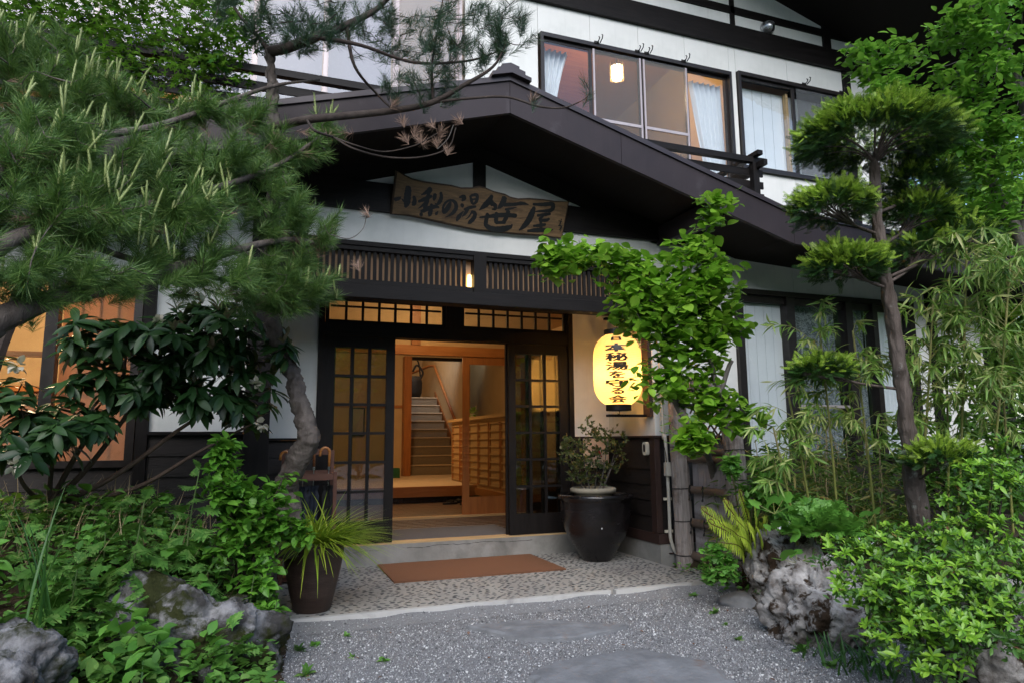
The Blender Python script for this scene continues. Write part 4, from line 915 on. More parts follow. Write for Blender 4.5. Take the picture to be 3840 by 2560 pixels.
# --- paper lantern
LC = Vector((3.305, 5.95, 1.905)); LR = .238; LH = .345
lan = thing('paper_lantern', (LC.x, LC.y, LC.z-LH), 'tall glowing paper lantern with black characters hanging beside the doors', 'lantern')
def lrad(t): # t in -1..1
    return LR*(1-.50*abs(t)**4.5)
prof = []
for i in range(161):
    t = -1+2*i/160; prof.append((lrad(t)*(1+.006*math.cos(i*math.pi/2)), t*LH))
MB().lathe(prof, LC, 48).build('paper_shade', 'lantern_paper', lan, smooth=True)
for z0, z1 in ((-LH-.055, -LH+.005), (LH-.005, LH+.05)): MB().lathe([(.118, z0), (.124, z0), (.124, z1), (.118, z1), (.001, z1-.01), (.001, z0+.03), (.118, z0)], LC, 32).build('ring', 'ink', lan, smooth=False)
MB().tube(smooth_path([(LC.x, LC.y, LC.z-LH-.05), (LC.x+.012, LC.y, LC.z-LH-.075), (LC.x, LC.y, LC.z-LH-.095), (LC.x-.01, LC.y, LC.z-LH-.08)], 4), .004, 5).build('hook', 'wire', lan)
MB().tube([(LC.x, LC.y, LC.z+LH+.05), (LC.x, LC.y, LC.z+LH+.16)], .004, 5).build('hook', 'wire', lan)
MB().lathe([(.001, -.05), (.03, -.035), (.038, 0), (.025, .04), (.015, .07), (.001, .075)], LC, 12).build('bulb', 'lamp_glow', lan, smooth=True)
light('lantern_light', LC + Vector((0, 0, -.05)), 21, (1, .62, .25), .05)
def glyph(ch, w, h, bold=.02):
    """flat mesh of one character, centred, w by h"""
    c = bpy.data.curves.new('glyph', 'FONT'); c.body = ch; c.offset = bold; c.resolution_u = 3; c.fill_mode = 'FRONT'
    o = bpy.data.objects.new('glyph', c); COL.objects.link(o)
    dg = bpy.context.evaluated_depsgraph_get(); e = o.evaluated_get(dg); me = bpy.data.meshes.new_from_object(e)
    bm = bmesh.new(); bm.from_mesh(me); bpy.data.objects.remove(o); bpy.data.curves.remove(c); bpy.data.meshes.remove(me)
    if not bm.verts: return bm
    xs = [v.co.x for v in bm.verts]; ys = [v.co.y for v in bm.verts]; cx, cy = (min(xs)+max(xs))/2, (min(ys)+max(ys))/2
    sx, sy = w/max(1e-6, max(xs)-min(xs)), h/max(1e-6, max(ys)-min(ys))
    for v in bm.verts: v.co = Vector(((v.co.x-cx)*sx, (v.co.y-cy)*sy, 0))
    return bm
face = math.atan2(-LC.y, -LC.x-.18)
txt = MB()
for ch, zc, w_, h_ in (('日', 2.19, .12, .045), ('本', 2.100, .235, .088), ('秘', 2.010, .225, .086), ('湯', 1.922, .225, .086), ('を', 1.838, .16, .076), ('守', 1.757, .23, .078), ('る', 1.684, .14, .064), ('会', 1.610, .24, .076)):
    bm = glyph(ch, w_-.010, h_-.008, .012)
    for q in np.linspace(-.12, .12, 13): bmesh.ops.bisect_plane(bm, geom=bm.verts[:]+bm.edges[:]+bm.faces[:], plane_co=(q, 0, 0), plane_no=(1, 0, 0))
    for q in np.linspace(-.04, .04, 5): bmesh.ops.bisect_plane(bm, geom=bm.verts[:]+bm.edges[:]+bm.faces[:], plane_co=(0, q, 0), plane_no=(0, 1, 0))
    bm.verts.index_update()
    for c_, (du, dv) in enumerate(((0, 0), (.006, .0), (-.006, 0), (.003, .002), (-.003, -.002))):
        vs = []
        for v in bm.verts:
            z = zc+v.co.y+dv; r_ = lrad((z-LC.z)/LH)*1.012+.002+c_*.0003; a = face + (v.co.x+du)/LR
            vs.append((LC.x+r_*math.cos(a), LC.y+r_*math.sin(a), z))
        txt.add(vs, [tuple(v.index for v in f_.verts) for f_ in bm.faces])
    bm.free()
txt.build('characters', 'ink', lan)
br = thing('lantern_bracket', (3.6, 5.93, 1.45), 'dark wooden bracket on the return wall carrying the paper lantern', 'bracket')
box_part('upright', 'brown_trim', br, 3.60, 3.64, 5.86, 5.98, 1.445, 2.42); box_part('arm', 'dark_wood', br, 3.18, 3.60, 5.92, 5.98, 1.445, 1.468); box_part('arm', 'dark_wood', br, 3.18, 3.60, 5.92, 5.98, 2.40, 2.42)

# --- association plaque behind the jar shrub
pq = thing('wall_plaque', (3.47, 6.75, 1.0), 'square pale plaque with red and black mountain emblem on the dark boards', 'plaque')
box_part('plate', 'poster', pq, 3.30, 3.60, 6.735, 6.752, .93, 1.24)
MB().prism_y([(3.38, 1.04), (3.52, 1.04), (3.47, 1.17)], 6.7335, 6.7345).build('emblem', 'red_ink', pq); MB().prism_y([(3.36, 1.04), (3.45, 1.04), (3.405, 1.12)], 6.7322, 6.7332).build('emblem', 'ink', pq); MB().prism_y([(3.43, 1.04), (3.50, 1.04), (3.465, 1.10)], 6.7310, 6.7320).build('emblem', 'poster', pq)
tx = MB()
for i, ch in enumerate('日本秘湯を守る会'):
    bm = glyph(ch, .027, .05, .02); bm.verts.index_update(); tx.add([(3.335+i*.0335+v.co.x, 6.7335, .985+v.co.y) for v in bm.verts], [tuple(v.index for v in f_.verts) for f_ in bm.faces]); bm.free()
tx.build('lettering', 'ink', pq)
# --- intercom and conduit
ic = thing('door_intercom', (3.62, 5.95, 1.1), 'cream door intercom on the dark corner boards', 'intercom')
def oval(cy_, cz, ry, rz, x, n=20): return [(x, cy_+ry*abs(math.cos(2*math.pi*i/n))**.6*(1 if math.cos(2*math.pi*i/n) > 0 else -1), cz+rz*abs(math.sin(2*math.pi*i/n))**.6*(1 if math.sin(2*math.pi*i/n) > 0 else -1)) for i in range(n)]
A, B_ = oval(5.955, 1.135, .040, .066, 3.615), oval(5.955, 1.135, .038, .064, 3.580)
MB().add(A+B_, [(i, (i+1) % 20, 20+(i+1) % 20, 20+i) for i in range(20)]+[tuple(range(20, 40))]).build('case', 'cream_plastic', ic)
C_ = oval(5.955, 1.14, .020, .038, 3.578); MB().add(C_, [tuple(range(20))]).build('speaker_face', 'wire', ic)
cd = thing('conduit', (3.69, 5.80, .1), 'cream electrical conduit with a junction box beside the bamboo fence', 'conduit')
MB().tube(smooth_path([(3.672, 5.775, 2.6), (3.675, 5.765, 1.9), (3.680, 5.760, 1.26), (3.690, 5.745, 1.24), (3.70, 5.74, .7), (3.70, 5.74, .35), (3.715, 5.735, .24), (3.76, 5.735, .155), (3.82, 5.735, .12)], 6), .0165, 10).build('pipe', 'pvc', cd, smooth=True)
box_part('junction_box', 'pvc', cd, 3.665, 3.755, 5.70, 5.755, .875, 1.005, .006)
for z in (.66, .36, 1.42): box_part('clip', 'cream_plastic', cd, 3.655, 3.742, 5.752, 5.765, z-.012, z+.012)
MB().tube([(3.70, 5.765, .155), (3.80, 5.765, .150)], .007, 6).build('stub_pipe', 'brown_trim', cd)
MB().tube(smooth_path([(3.668, 5.768, 1.5), (3.674, 5.752, 1.2), (3.682, 5.735, 1.1), (3.685, 5.73, .98)], 5), .005, 5).build('cable', 'wire', cd)

# --- black jar with a shrub in its own pot
jar = thing('glazed_jar', (3.165, 6.22, .06), 'big glossy black glazed jar beside the doors', 'jar')
MB().lathe([(.001, 0), (.135, 0), (.145, .01), (.20, .10), (.285, .23), (.335, .36), (.35, .50), (.352, .57), (.355, .585), (.372, .59), (.374, .63), (.36, .64), (.30, .635), (.295, .60), (.29, .5), (.001, .48)], (3.165, 6.22, .06), 48).build('body', 'black_glaze', jar, smooth=True)
MB().add([(3.06+.009*math.cos(a)*1.2, 5.897+.005*math.cos(a), .40+.009*math.sin(a)) for a in np.linspace(0, 2*math.pi, 9)[:-1]], [tuple(range(8))]).build('glaze_chip', 'curtain', jar)
js = thing('potted_shrub', (3.14, 6.22, .5), 'wispy olive-brown shrub in a pale pot set in the black jar', 'shrub')
MB().lathe([(.001, 0), (.17, 0), (.19, .17), (.225, .18), (.228, .215), (.205, .225), (.19, .20), (.001, .19)], (3.14, 6.22, .535), 32).build('pot', 'terracotta_pale', js, smooth=True)
MB().lathe([(.001, .0), (.195, -.005)], (3.14, 6.22, .735), 20).build('soil', 'soil', js)
tg, dd, _ = in_ellipsoids([(2.93, 6.2, 1.02, .17, .2, .25), (3.14, 6.2, 1.22, .13, .2, .26), (3.38, 6.2, 1.12, .13, .2, .28), (3.05, 6.15, .90, .22, .2, .14)], 260, .3)
limbs = [([(3.14+.1*math.cos(a), 6.22+.08*math.sin(a), .73), (3.14+.2*math.cos(a), 6.22+.14*math.sin(a), .95), (3.14+.27*math.cos(a), 6.22+.2*math.sin(a), 1.15+.1*math.sin(3*a))], .008) for a in np.linspace(0, 6, 7)]
tw, dirs = grow(limbs, tg, .005, .06, 0, 1, .0012, 4); tw.build('stems', 'bark_grey', js)
lv = LEAVES()
for k in range(9):
    d = shuffle_dirs(norm(dirs*.5+[0, 0, .6]), .5); p = tg - dirs*rng.uniform(0, .10, (len(tg), 1)); lv.add(OVATE3, p, frames(d, roll=rng.uniform(-1, 1, len(p))), rng.uniform(.02, .042, len(p)))
lv.build('leaves', 'leaf_jar', js)

# --- brown pot of golden grass
gp = thing('grass_pot', (.40, 5.17, .06), 'tall brown glazed pot of yellow-green grass at the pavement edge', 'planter')
MB().lathe([(.001, 0), (.115, 0), (.125, .008), (.155, .12), (.19, .28), (.208, .40), (.212, .455), (.208, .47), (.192, .47), (.188, .44), (.001, .42)], (.40, 5.17, .06), 40).build('pot', 'brown_glaze', gp, smooth=True)
MB().lathe([(.001, .0), (.188, -.005)], (.40, 5.17, .505), 20).build('soil', 'soil', gp)
lv = LEAVES(); n = 620; a = rng.uniform(0, 2*math.pi, n); r_ = .16*np.sqrt(rng.random(n)); p = np.c_[.42+r_*np.cos(a), 5.17+r_*np.sin(a), np.full(n, .50)]
d = norm(np.c_[np.cos(a)*.75+.18, np.sin(a)*.75, np.ones(n)]+rng.normal(size=(n, 3))*.3)
GB = strip_leaf([.012, .016, .016, .013, .008, .001], .95, .5); lv.add(GB, p, frames(d), np.c_[rng.uniform(.8, 1.2, n)*.36, rng.uniform(.18, .40, n), rng.uniform(.15, .42, n)]); lv.build('grass', 'leaf_grass', gp)

# --- doormat
dm = MB()
nx, ny = 40, 26
for j in range(ny+1):
    for i in range(nx+1): dm.v.append((1.105+1.56*i/nx, 5.855+.925*j/ny*.99, .074+random.uniform(-.0015, .0015)))
dm.f = [(j*(nx+1)+i, j*(nx+1)+i+1, (j+1)*(nx+1)+i+1, (j+1)*(nx+1)+i) for j in range(ny) for i in range(nx)]
dm.box(1.105, 2.665, 5.853, 6.772, .061, .0715)
o = dm.build('doormat', 'coir', None, loc=(1.88, 6.3, .06)); tag(o, 'long russet coir doormat in front of the step', 'doormat')

# --- umbrella stand and umbrellas
us = thing('umbrella_stand', (.43, 6.3, .06), 'dark red wooden umbrella stand beside the doors', 'umbrella stand')
for x in (.215, .635):
    for y in (6.16, 6.44): box_part('post', 'stand_wood', us, x-.015, x+.015, y-.015, y+.015, .06, 1.15 if y > 6.3 else .97)
    box_part('side_rail', 'stand_wood', us, x-.012, x+.012, 6.175, 6.425, .90, .95); box_part('side_rail', 'stand_wood', us, x-.012, x+.012, 6.175, 6.425, .12, .16)
for y, z in ((6.16, .90), (6.44, .92), (6.44, 1.11), (6.16, .13), (6.44, .13)): box_part('rail', 'stand_wood', us, .232, .618, y-.014, y+.014, z, z+.055 if z > .5 else z+.03)
box_part('tray', 'stand_wood', us, .232, .618, 6.176, 6.424, .08, .10)
def umbrella(x, y, lean, top_z, cm, hm, label, turn=1):
    t = thing('umbrella', (x, y, .1), label, 'umbrella', 'umbrellas in the stand')
    A = Vector((x, y, .10)); D_ = Vector((lean[0], lean[1], 1)).normalized(); Lh = top_z-.10
    q = lambda s, dx=0, dz=0: tuple(A + D_*s + Vector((dx, 0, dz)))
    hk = [q(Lh-.16), q(Lh-.06)] + [tuple(Vector(q(Lh-.04)) + Vector((-turn*.04*(1-math.cos(b)), 0, .045*math.sin(b)))) for b in np.linspace(.2, math.pi, 8)] + [tuple(Vector(q(Lh-.04)) + Vector((-turn*.082, 0, -.03)))]
    MB().tube(hk, .012, 8).build('handle', hm, t, smooth=True)
    MB().tube([q(.0), q(Lh-.14)], .005, 6).build('shaft', 'steel', t); MB().tube([q(Lh-.19), q(Lh-.155)], .011, 8).build('collar', 'steel', t)
    mb = MB(); n_ = 16; rings = ((.05, .012), (.15, .022), (.45, .034), (.62, .042), (.66, .030), (.70, .040))
    ex = D_.orthogonal().normalized(); ey = D_.cross(ex)
    for s, r_ in rings:
        for k in range(n_):
            b = 2*math.pi*k/n_; rr_ = r_*(1+.28*(1 if k % 2 else -1)*min(1, s*1.6)); mb.v.append(tuple(A + D_*(s*Lh) + (ex*math.cos(b+s*1.2)+ey*math.sin(b+s*1.2))*rr_))
    mb.f = [(j*n_+k, j*n_+(k+1) % n_, (j+1)*n_+(k+1) % n_, (j+1)*n_+k) for j in range(len(rings)-1) for k in range(n_)]
    mb.build('canopy', cm, t)
umbrella(.575, 6.27, (.02, .02), 1.17, 'umbrella_black', 'cane', 'black umbrella with a honey-coloured crook, nearest the doors'); umbrella(.465, 6.27, (.0, .02), 1.17, 'umbrella_cloth', 'cane_dark', 'navy umbrella with a red-brown crook, second from the doors')
umbrella(.375, 6.27, (.0, .02), 1.16, 'umbrella_cloth', 'cane_dark', 'navy umbrella with a red-brown crook, third from the doors'); umbrella(.285, 6.27, (-.02, .02), 1.14, 'umbrella_black', 'cane', 'black umbrella with a honey-coloured crook by the pine trunk')

# --- bamboo wing fence
fn = thing('bamboo_fence', (3.86, 5.4, .06), 'weathered bamboo wing fence with an arched end beside the corner', 'fence')
def pole(pts, r_, m_, name='pole', bump_=.09, parent=fn, n=14):
    P_ = smooth_path(pts, 8); rad = []; s = 0
    for i, p in enumerate(P_):
        if i: s += (Vector(p)-Vector(P_[i-1])).length
        rad.append(r_*(1+bump_*max(0, 1-abs(((s/.19) % 1)-.5)*14)))
    return MB().tube(P_, rad, n).build(name, m_, parent, smooth=True)
def bundle(pts, r_, name):
    P_ = smooth_path(pts, 14); mb = MB(); n_ = 56
    ref = None
    for i, p in enumerate(P_):
        p = Vector(p); t_ = (Vector(P_[min(i+1, len(P_)-1)])-Vector(P_[max(i-1, 0)])).normalized()
        if ref is None: ref = t_.orthogonal().normalized()
        ref = (ref-t_*ref.dot(t_)).normalized(); b = t_.cross(ref)
        for k in range(n_):
            a = 2*math.pi*k/n_; mb.v.append(tuple(p+(ref*math.cos(a)+b*math.sin(a))*r_*(1+.045*math.sin(a*14+.6*math.sin(i*.13))+.02*math.sin(i*.5+k))))
    mb.f = [(i*n_+k, i*n_+(k+1) % n_, (i+1)*n_+(k+1) % n_, (i+1)*n_+k) for i in range(len(P_)-1) for k in range(n_)] + [tuple(range(n_-1, -1, -1))]
    o = mb.build(name, 'bamboo_old', fn, smooth=True)
    for i in range(4, len(P_)-2, 9):
        p = Vector(P_[i]); t_ = (Vector(P_[i+1])-Vector(P_[i-1])).normalized(); e = t_.orthogonal().normalized(); b = t_.cross(e)
        MB().tube([tuple(p+(e*math.cos(a)+b*math.sin(a))*r_*1.05) for a in np.linspace(0, 2*math.pi, 21)], .0045, 5, cap=False).build('wire_tie', 'wire', o)
    return o
bundle([(3.79, 5.64, .02), (3.785, 5.64, .5), (3.78, 5.65, 1.0), (3.775, 5.65, 1.80)], .082, 'bundle_post')
bundle([(3.80, 5.72, 1.66), (3.86, 5.58, 1.72), (3.89, 5.34, 1.71), (3.90, 5.14, 1.56), (3.90, 5.03, 1.34), (3.90, 4.99, 1.05), (3.90, 4.99, .6), (3.90, 4.99, .05)], .085, 'arch_bundle')
for k in range(27):   # split bamboo strips
    y0 = 5.57-k*.021; box_part('strip', 'bamboo_strip', fn, 3.868+random.uniform(-.004, .004), 3.885, y0-.0098, y0+.0098, .10+random.uniform(0, .02), 1.045)
for z, r_ in ((1.11, .034), (1.04, .034), (.755, .036), (.455, .040), (.155, .040)): pole([(3.835, 5.60, z), (3.835, 5.30, z), (3.84, 5.02, z-.005)], r_, 'bamboo_pole')
for z in (.755, .455):
    for y in (5.53, 5.33):
        MB().tube(smooth_path([(3.795, y, z-.03), (3.788, y, z+.02), (3.80, y, z+.042), (3.80, y+.006, z-.05), (3.79, y+.015, z-.09), (3.785, y-.012, z-.085), (3.79, y, z-.045)], 4), .0045, 5).build('rope_tie', 'wire', fn)
lat = 0
for k in range(-3, 10):   # diagonal lattice in the opening under the arch
    for sgn in (1, -1):
        pts = []
        for s in np.linspace(-.5, .5, 21):
            y = 5.32+s; z = 1.40+sgn*s+(k-3)*.105
            if 1.13 < z < (1.66 if y > 5.30 else 1.66-(5.30-y)**2*5) and 5.06 < y < 5.60: pts.append((3.87+.006*sgn, y, z))
        if len(pts) > 1:
            a, b = Vector(pts[0]), Vector(pts[-1]); d = (b-a).normalized(); s_ = Vector((0, -d.z, d.y))*.009
            MB().hexa([tuple(a-s_-Vector((.003, 0, 0))), tuple(a+s_-Vector((.003, 0, 0))), tuple(a+s_+Vector((.003, 0, 0))), tuple(a-s_+Vector((.003, 0, 0))), tuple(b-s_-Vector((.003, 0, 0))), tuple(b+s_-Vector((.003, 0, 0))), tuple(b+s_+Vector((.003, 0, 0))), tuple(b-s_+Vector((.003, 0, 0)))]).build('lattice_strip', 'bamboo_pole', fn)

# --- rocks and stepping stones
def rock(name, c, r_, seed, m_, label, sub=6, amp=.35, flat=0, cat='rock', tilt=0):
    bm = bmesh.new(); bmesh.ops.create_icosphere(bm, subdivisions=sub, radius=1)
    for v in bm.verts:
        d = v.co.normalized(); q = d*1.1+Vector((seed*3.7, seed*1.3, seed))
        k = 1 + amp*noise.noise(q) + amp*.6*noise.noise(q*2.3) + amp*.32*noise.noise(q*5.1) + amp*.2*abs(noise.noise(q*9)) + amp*.10*noise.noise(q*17) + amp*.07*noise.noise(q*34) - amp*.35*max(0, .12-abs(noise.noise(q*3.3)))*2.2
        rd = noise.multi_fractal(q*2.0, 1.0, 2.0, 4)*.03
        v.co = Vector((d.x*r_[0]*(k+rd), d.y*r_[1]*(k+rd), d.z*r_[2]*(k+rd)))
        if tilt: v.co.z += tilt*v.co.x
    mb = MB(); bm.verts.index_update(); mb.v = [(c[0]+v.co.x, c[1]+v.co.y, c[2]+v.co.z) for v in bm.verts]; mb.f = [tuple(v.index for v in f_.verts) for f_ in bm.faces]; bm.free()
    o = mb.build(name, m_, None, smooth=True, loc=(c[0], c[1], 0)); return tag(o, label, cat)
rock('boulder', (3.70, 4.22, .20), (.25, .27, .33), 3.1, 'rock_right', 'tall pale boulder with brown moss beside the fern', tilt=-.12)
rock('boulder', (3.31, 3.50, .14), (.29, .30, .31), 5.7, 'rock_right', 'big mottled white and brown boulder at the gravel edge under the azalea')
rock('boulder', (3.62, 2.55, .10), (.36, .32, .34), 8.3, 'rock_right', 'mossy boulder under the azalea in the bottom corner')
rock('boulder', (-.30, 4.10, .12), (.40, .36, .34), 2.2, 'rock_left', 'large grey lichened boulder below the brown grass pot', amp=.42)
rock('boulder', (-1.02, 3.42, .24), (.30, .30, .26), 6.4, 'rock_left', 'grey boulder in the lower corner behind the mugwort')
rock('boulder', (3.47, 4.42, .0), (.20, .14, .08), 9.1, 'slab', 'low flat dark stone in front of the fern', amp=.2, sub=4)
rock('boulder', (3.52, 4.02, .06), (.10, .10, .13), 4.4, 'rock_right', 'small pale stone wedged between the two mossy boulders', sub=4)
def slab(pts, h, label, seed):
    P_ = [tuple(Vector((*pts[i], 0)).lerp(Vector((*pts[(i+1) % len(pts)], 0)), k/5)) for i in range(len(pts)) for k in range(5)]; n_ = len(P_); cx = sum(p[0] for p in P_)/n_; cy = sum(p[1] for p in P_)/n_
    mb = MB(); rings = ((1.03, -.02), (1.0, h*.7), (.93, h), (.6, h*1.08), (.25, h*1.12))
    for s, z in rings:
        for i, p in enumerate(P_):
            q = 1+.06*noise.noise(Vector((i*.6, seed, 0))); mb.v.append((cx+(p[0]-cx)*s*q, cy+(p[1]-cy)*s*q, z+.010*noise.noise(Vector((p[0]*4*s, p[1]*4*s, seed)))*(z > 0)))
    mb.f = [(j*n_+i, j*n_+(i+1) % n_, (j+1)*n_+(i+1) % n_, (j+1)*n_+i) for j in range(len(rings)-1) for i in range(n_)] + [tuple(range((len(rings)-1)*n_, len(rings)*n_))]
    o = mb.build('stepping_stone', 'slab', None, loc=(cx, cy, 0)); tag(o, label, 'stepping stone', 'stepping stones in the gravel')
slab([(1.33, 4.52), (1.56, 4.51), (1.80, 4.48), (2.06, 4.34), (2.32, 4.14), (2.12, 4.05), (1.90, 4.01), (1.72, 4.03), (1.56, 4.14), (1.45, 4.30)], .028, 'slim grey stepping stone nearer the doormat', 1)
slab([(1.34, 3.44), (1.46, 3.57), (1.66, 3.62), (1.95, 3.64), (2.13, 3.66), (2.22, 3.50), (2.34, 3.32), (2.28, 3.0), (1.9, 2.8), (1.5, 2.9), (1.36, 3.2)], .035, 'broad grey stepping stone at the bottom edge of the picture', 2)

# ================================================================ planting
def bl(c, rx, ry, rz, w=None): return (c[0], c[1], c[2], rx, ry, rz) + ((w,) if w else ())
def shoots(lv, tips, dirs, n, length, nl, width=.0022, a0=.35, a1=1.05):
    """needles along the last stretch of each shoot"""
    N = len(tips); tips = np.repeat(tips, n, 0); d = np.repeat(norm(dirs), n, 0)
    t = rng.random(N*n)**.8; F = frames(d); az = rng.uniform(0, 2*math.pi, N*n); an = rng.uniform(a0, a1, N*n)
    nd = d*np.cos(an)[:, None] + (F[:, :, 0]*np.cos(az)[:, None] + F[:, :, 2]*np.sin(az)[:, None])*np.sin(an)[:, None]
    nd = norm(nd + np.array([0, 0, -.10]))
    L = rng.uniform(.75, 1.1, N*n)*nl
    lv.add(needle(.5), tips - d*(t*length)[:, None], frames(nd, roll=rng.uniform(0, 3, N*n)), np.c_[np.full(N*n, width), L, L])
CAND = None
def candle_t():
    mb = MB(); mb.tube([(0, 0, 0), (0, .3, 0), (0, .75, 0), (0, 1, 0)], [.045, .055, .06, .02], 6)
    for k in range(26):
        a = k*2.4; y = .12+.86*k/26; s = Vector((math.cos(a), 0, math.sin(a)))
        p = s*.045; q = s*.135+Vector((0, .11, 0)); w_ = Vector((-s.z, 0, s.x))*.018
        mb.add([(p.x-w_.x, y, p.z-w_.z), (p.x+w_.x, y, p.z+w_.z), (q.x, y+.11, q.z)], [(0, 1, 2)])
    return mb.v, mb.f
CAND = candle_t()

# --- foreground pine reaching in from outside the frame
fp = thing('pine_tree', (-2.6, 2.6, 0), 'spreading pine with pale upright candles filling the upper left', 'tree')
LIM = [([(-2.6, 2.6, .0), (-2.5, 2.7, .9), (-1.256, 3.362, 1.62), (-1.052, 3.429, 1.746), (-0.901, 3.57, 1.871), (-0.643, 3.776, 2.01), (-0.272, 3.93, 2.22), (0.116, 4.186, 2.42), (0.392, 4.299, 2.426)], [.13, .12, .085, .06, .045, .035, .028, .018, .01]),
       ([(-1.256, 3.362, 1.62), (-1.128, 3.319, 1.94), (-0.916, 3.523, 2.206), (-0.525, 3.774, 2.438), (-0.022, 4.071, 2.793), (0.314, 4.217, 3.141)], [.07, .045, .03, .022, .015, .008]),
       ([(-1.128, 3.319, 1.94), (-1.14, 3.375, 2.302), (-0.991, 3.697, 2.653), (-0.589, 4.038, 2.969), (-0.045, 4.305, 3.427), (0.28, 4.376, 3.579)], [.045, .035, .025, .018, .012, .006]),
       ([(-0.916, 3.523, 2.206), (-0.703, 3.672, 2.128), (-0.459, 3.906, 2.125), (-0.137, 4.11, 2.122), (0.209, 4.305, 2.124)], [.02, .016, .012, .009, .005])]
PB = [bl((-0.955, 3.361, 1.953), .36, .25, .15), bl((-0.679, 3.569, 2.038), .34, .25, .16), bl((-0.315, 3.851, 2.137), .34, .25, .17), bl((0.124, 4.213, 2.23), .32, .25, .19), bl((0.355, 4.351, 2.177), .16, .15, .12),
      bl((-0.862, 3.492, 2.278), .40, .25, .18), bl((-0.473, 3.759, 2.411), .38, .25, .19), bl((-0.014, 4.097, 2.608), .34, .25, .20), bl((0.278, 4.328, 2.51), .22, .2, .22),
      bl((-1.09, 3.531, 2.567), .34, .25, .20), bl((-0.746, 3.712, 2.668), .36, .25, .16), bl((-0.332, 3.964, 2.835), .36, .25, .15), bl((0.095, 4.211, 3.001), .26, .2, .16), bl((0.333, 4.297, 3.271), .10, .1, .12, .004),
      bl((0.192, 4.26, 2.113), .26, .2, .14), bl((-0.019, 4.186, 2.051), .25, .2, .12), bl((-1.303, 4.356, 3.307), .5, .3, .32), bl((-0.771, 4.289, 3.171), .45, .3, .13), bl((-0.218, 4.191, 3.183), .3, .25, .12)]
tg, dd, ix = in_ellipsoids(PB, 840, .2)
tw, dr = grow(LIM, tg, .012, .12, .03, .8, .0025, 6); tw.build('branches', 'bark_pine', fp, smooth=True)
sd = norm(dr*.6 + dd*.5 + np.array([.25, -.1, .55]))
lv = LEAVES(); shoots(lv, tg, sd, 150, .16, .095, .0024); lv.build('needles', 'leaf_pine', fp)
nzf = np.array([noise.noise(Vector(q)*2.6) for q in tg]); up_ = (dd[:, 2] > -.15) & (rng.random(len(tg)) < np.clip(.30+1.1*nzf, .02, .85)); ct = tg[up_]; lc = LEAVES()
for k in range(2):
    n_ = len(ct); d = norm(np.tile([.12, 0, 1.], (n_, 1)) + rng.normal(size=(n_, 3))*.22); s = rng.uniform(.08, .20, n_)*(1 if k == 0 else .6)
    lc.add(CAND, ct - d*.02 + rng.normal(size=(n_, 3))*.012*k, frames(d), np.c_[np.full(n_, .095), s, np.full(n_, .095)])
lc.build('candles', 'candle', fp)
ol = (dd[:, 2] < .2) & (rng.random(len(tg)) < .16); lo_ = LEAVES(); shoots(lo_, tg[ol]-sd[ol]*.10, sd[ol], 40, .12, .08, .0022); lo_.build('old_needles', 'dry_needle', fp)

# --- old twisted pine growing against the entrance
op = thing('pine_tree', (0.225, 5.021, 0.604), 'old twisted pine trunk beside the umbrella stand with thin high branches', 'tree')
TR = [(0.231, 5.041, 0.46), (0.221, 5.008, 0.694), (0.194, 4.985, 0.91), (0.236, 4.891, 1.064), (0.303, 4.79, 1.214), (0.297, 4.772, 1.338), (0.243, 4.821, 1.499), (0.214, 4.863, 1.646), (0.131, 4.871, 1.791), (0.069, 4.655, 1.938), (0.026, 4.634, 2.18), (0.024, 4.568, 2.609), (0.022, 4.502, 3.039), (-0.007, 4.454, 3.418), (-0.038, 4.413, 3.753)]
PT = smooth_path(TR, 18); RD = np.interp(np.linspace(0, 1, len(PT)), [0, .2, .32, .5, .7, 1], [.080, .076, .066, .054, .044, .029])*(1+.16*np.array([noise.noise(Vector(q)*6) for q in PT]))
mb = MB().tube(PT, list(RD), 32); mb.v = [tuple(Vector(v)+Vector((noise.noise(Vector(v)*16), noise.noise(Vector(v)*16+Vector((9, 0, 0))), 0))*.020 + Vector((noise.noise(Vector(v)*48), noise.noise(Vector(v)*48+Vector((3, 0, 0))), 0))*.013) for v in mb.v]; mb.build('trunk', 'bark_pine', op, smooth=True)
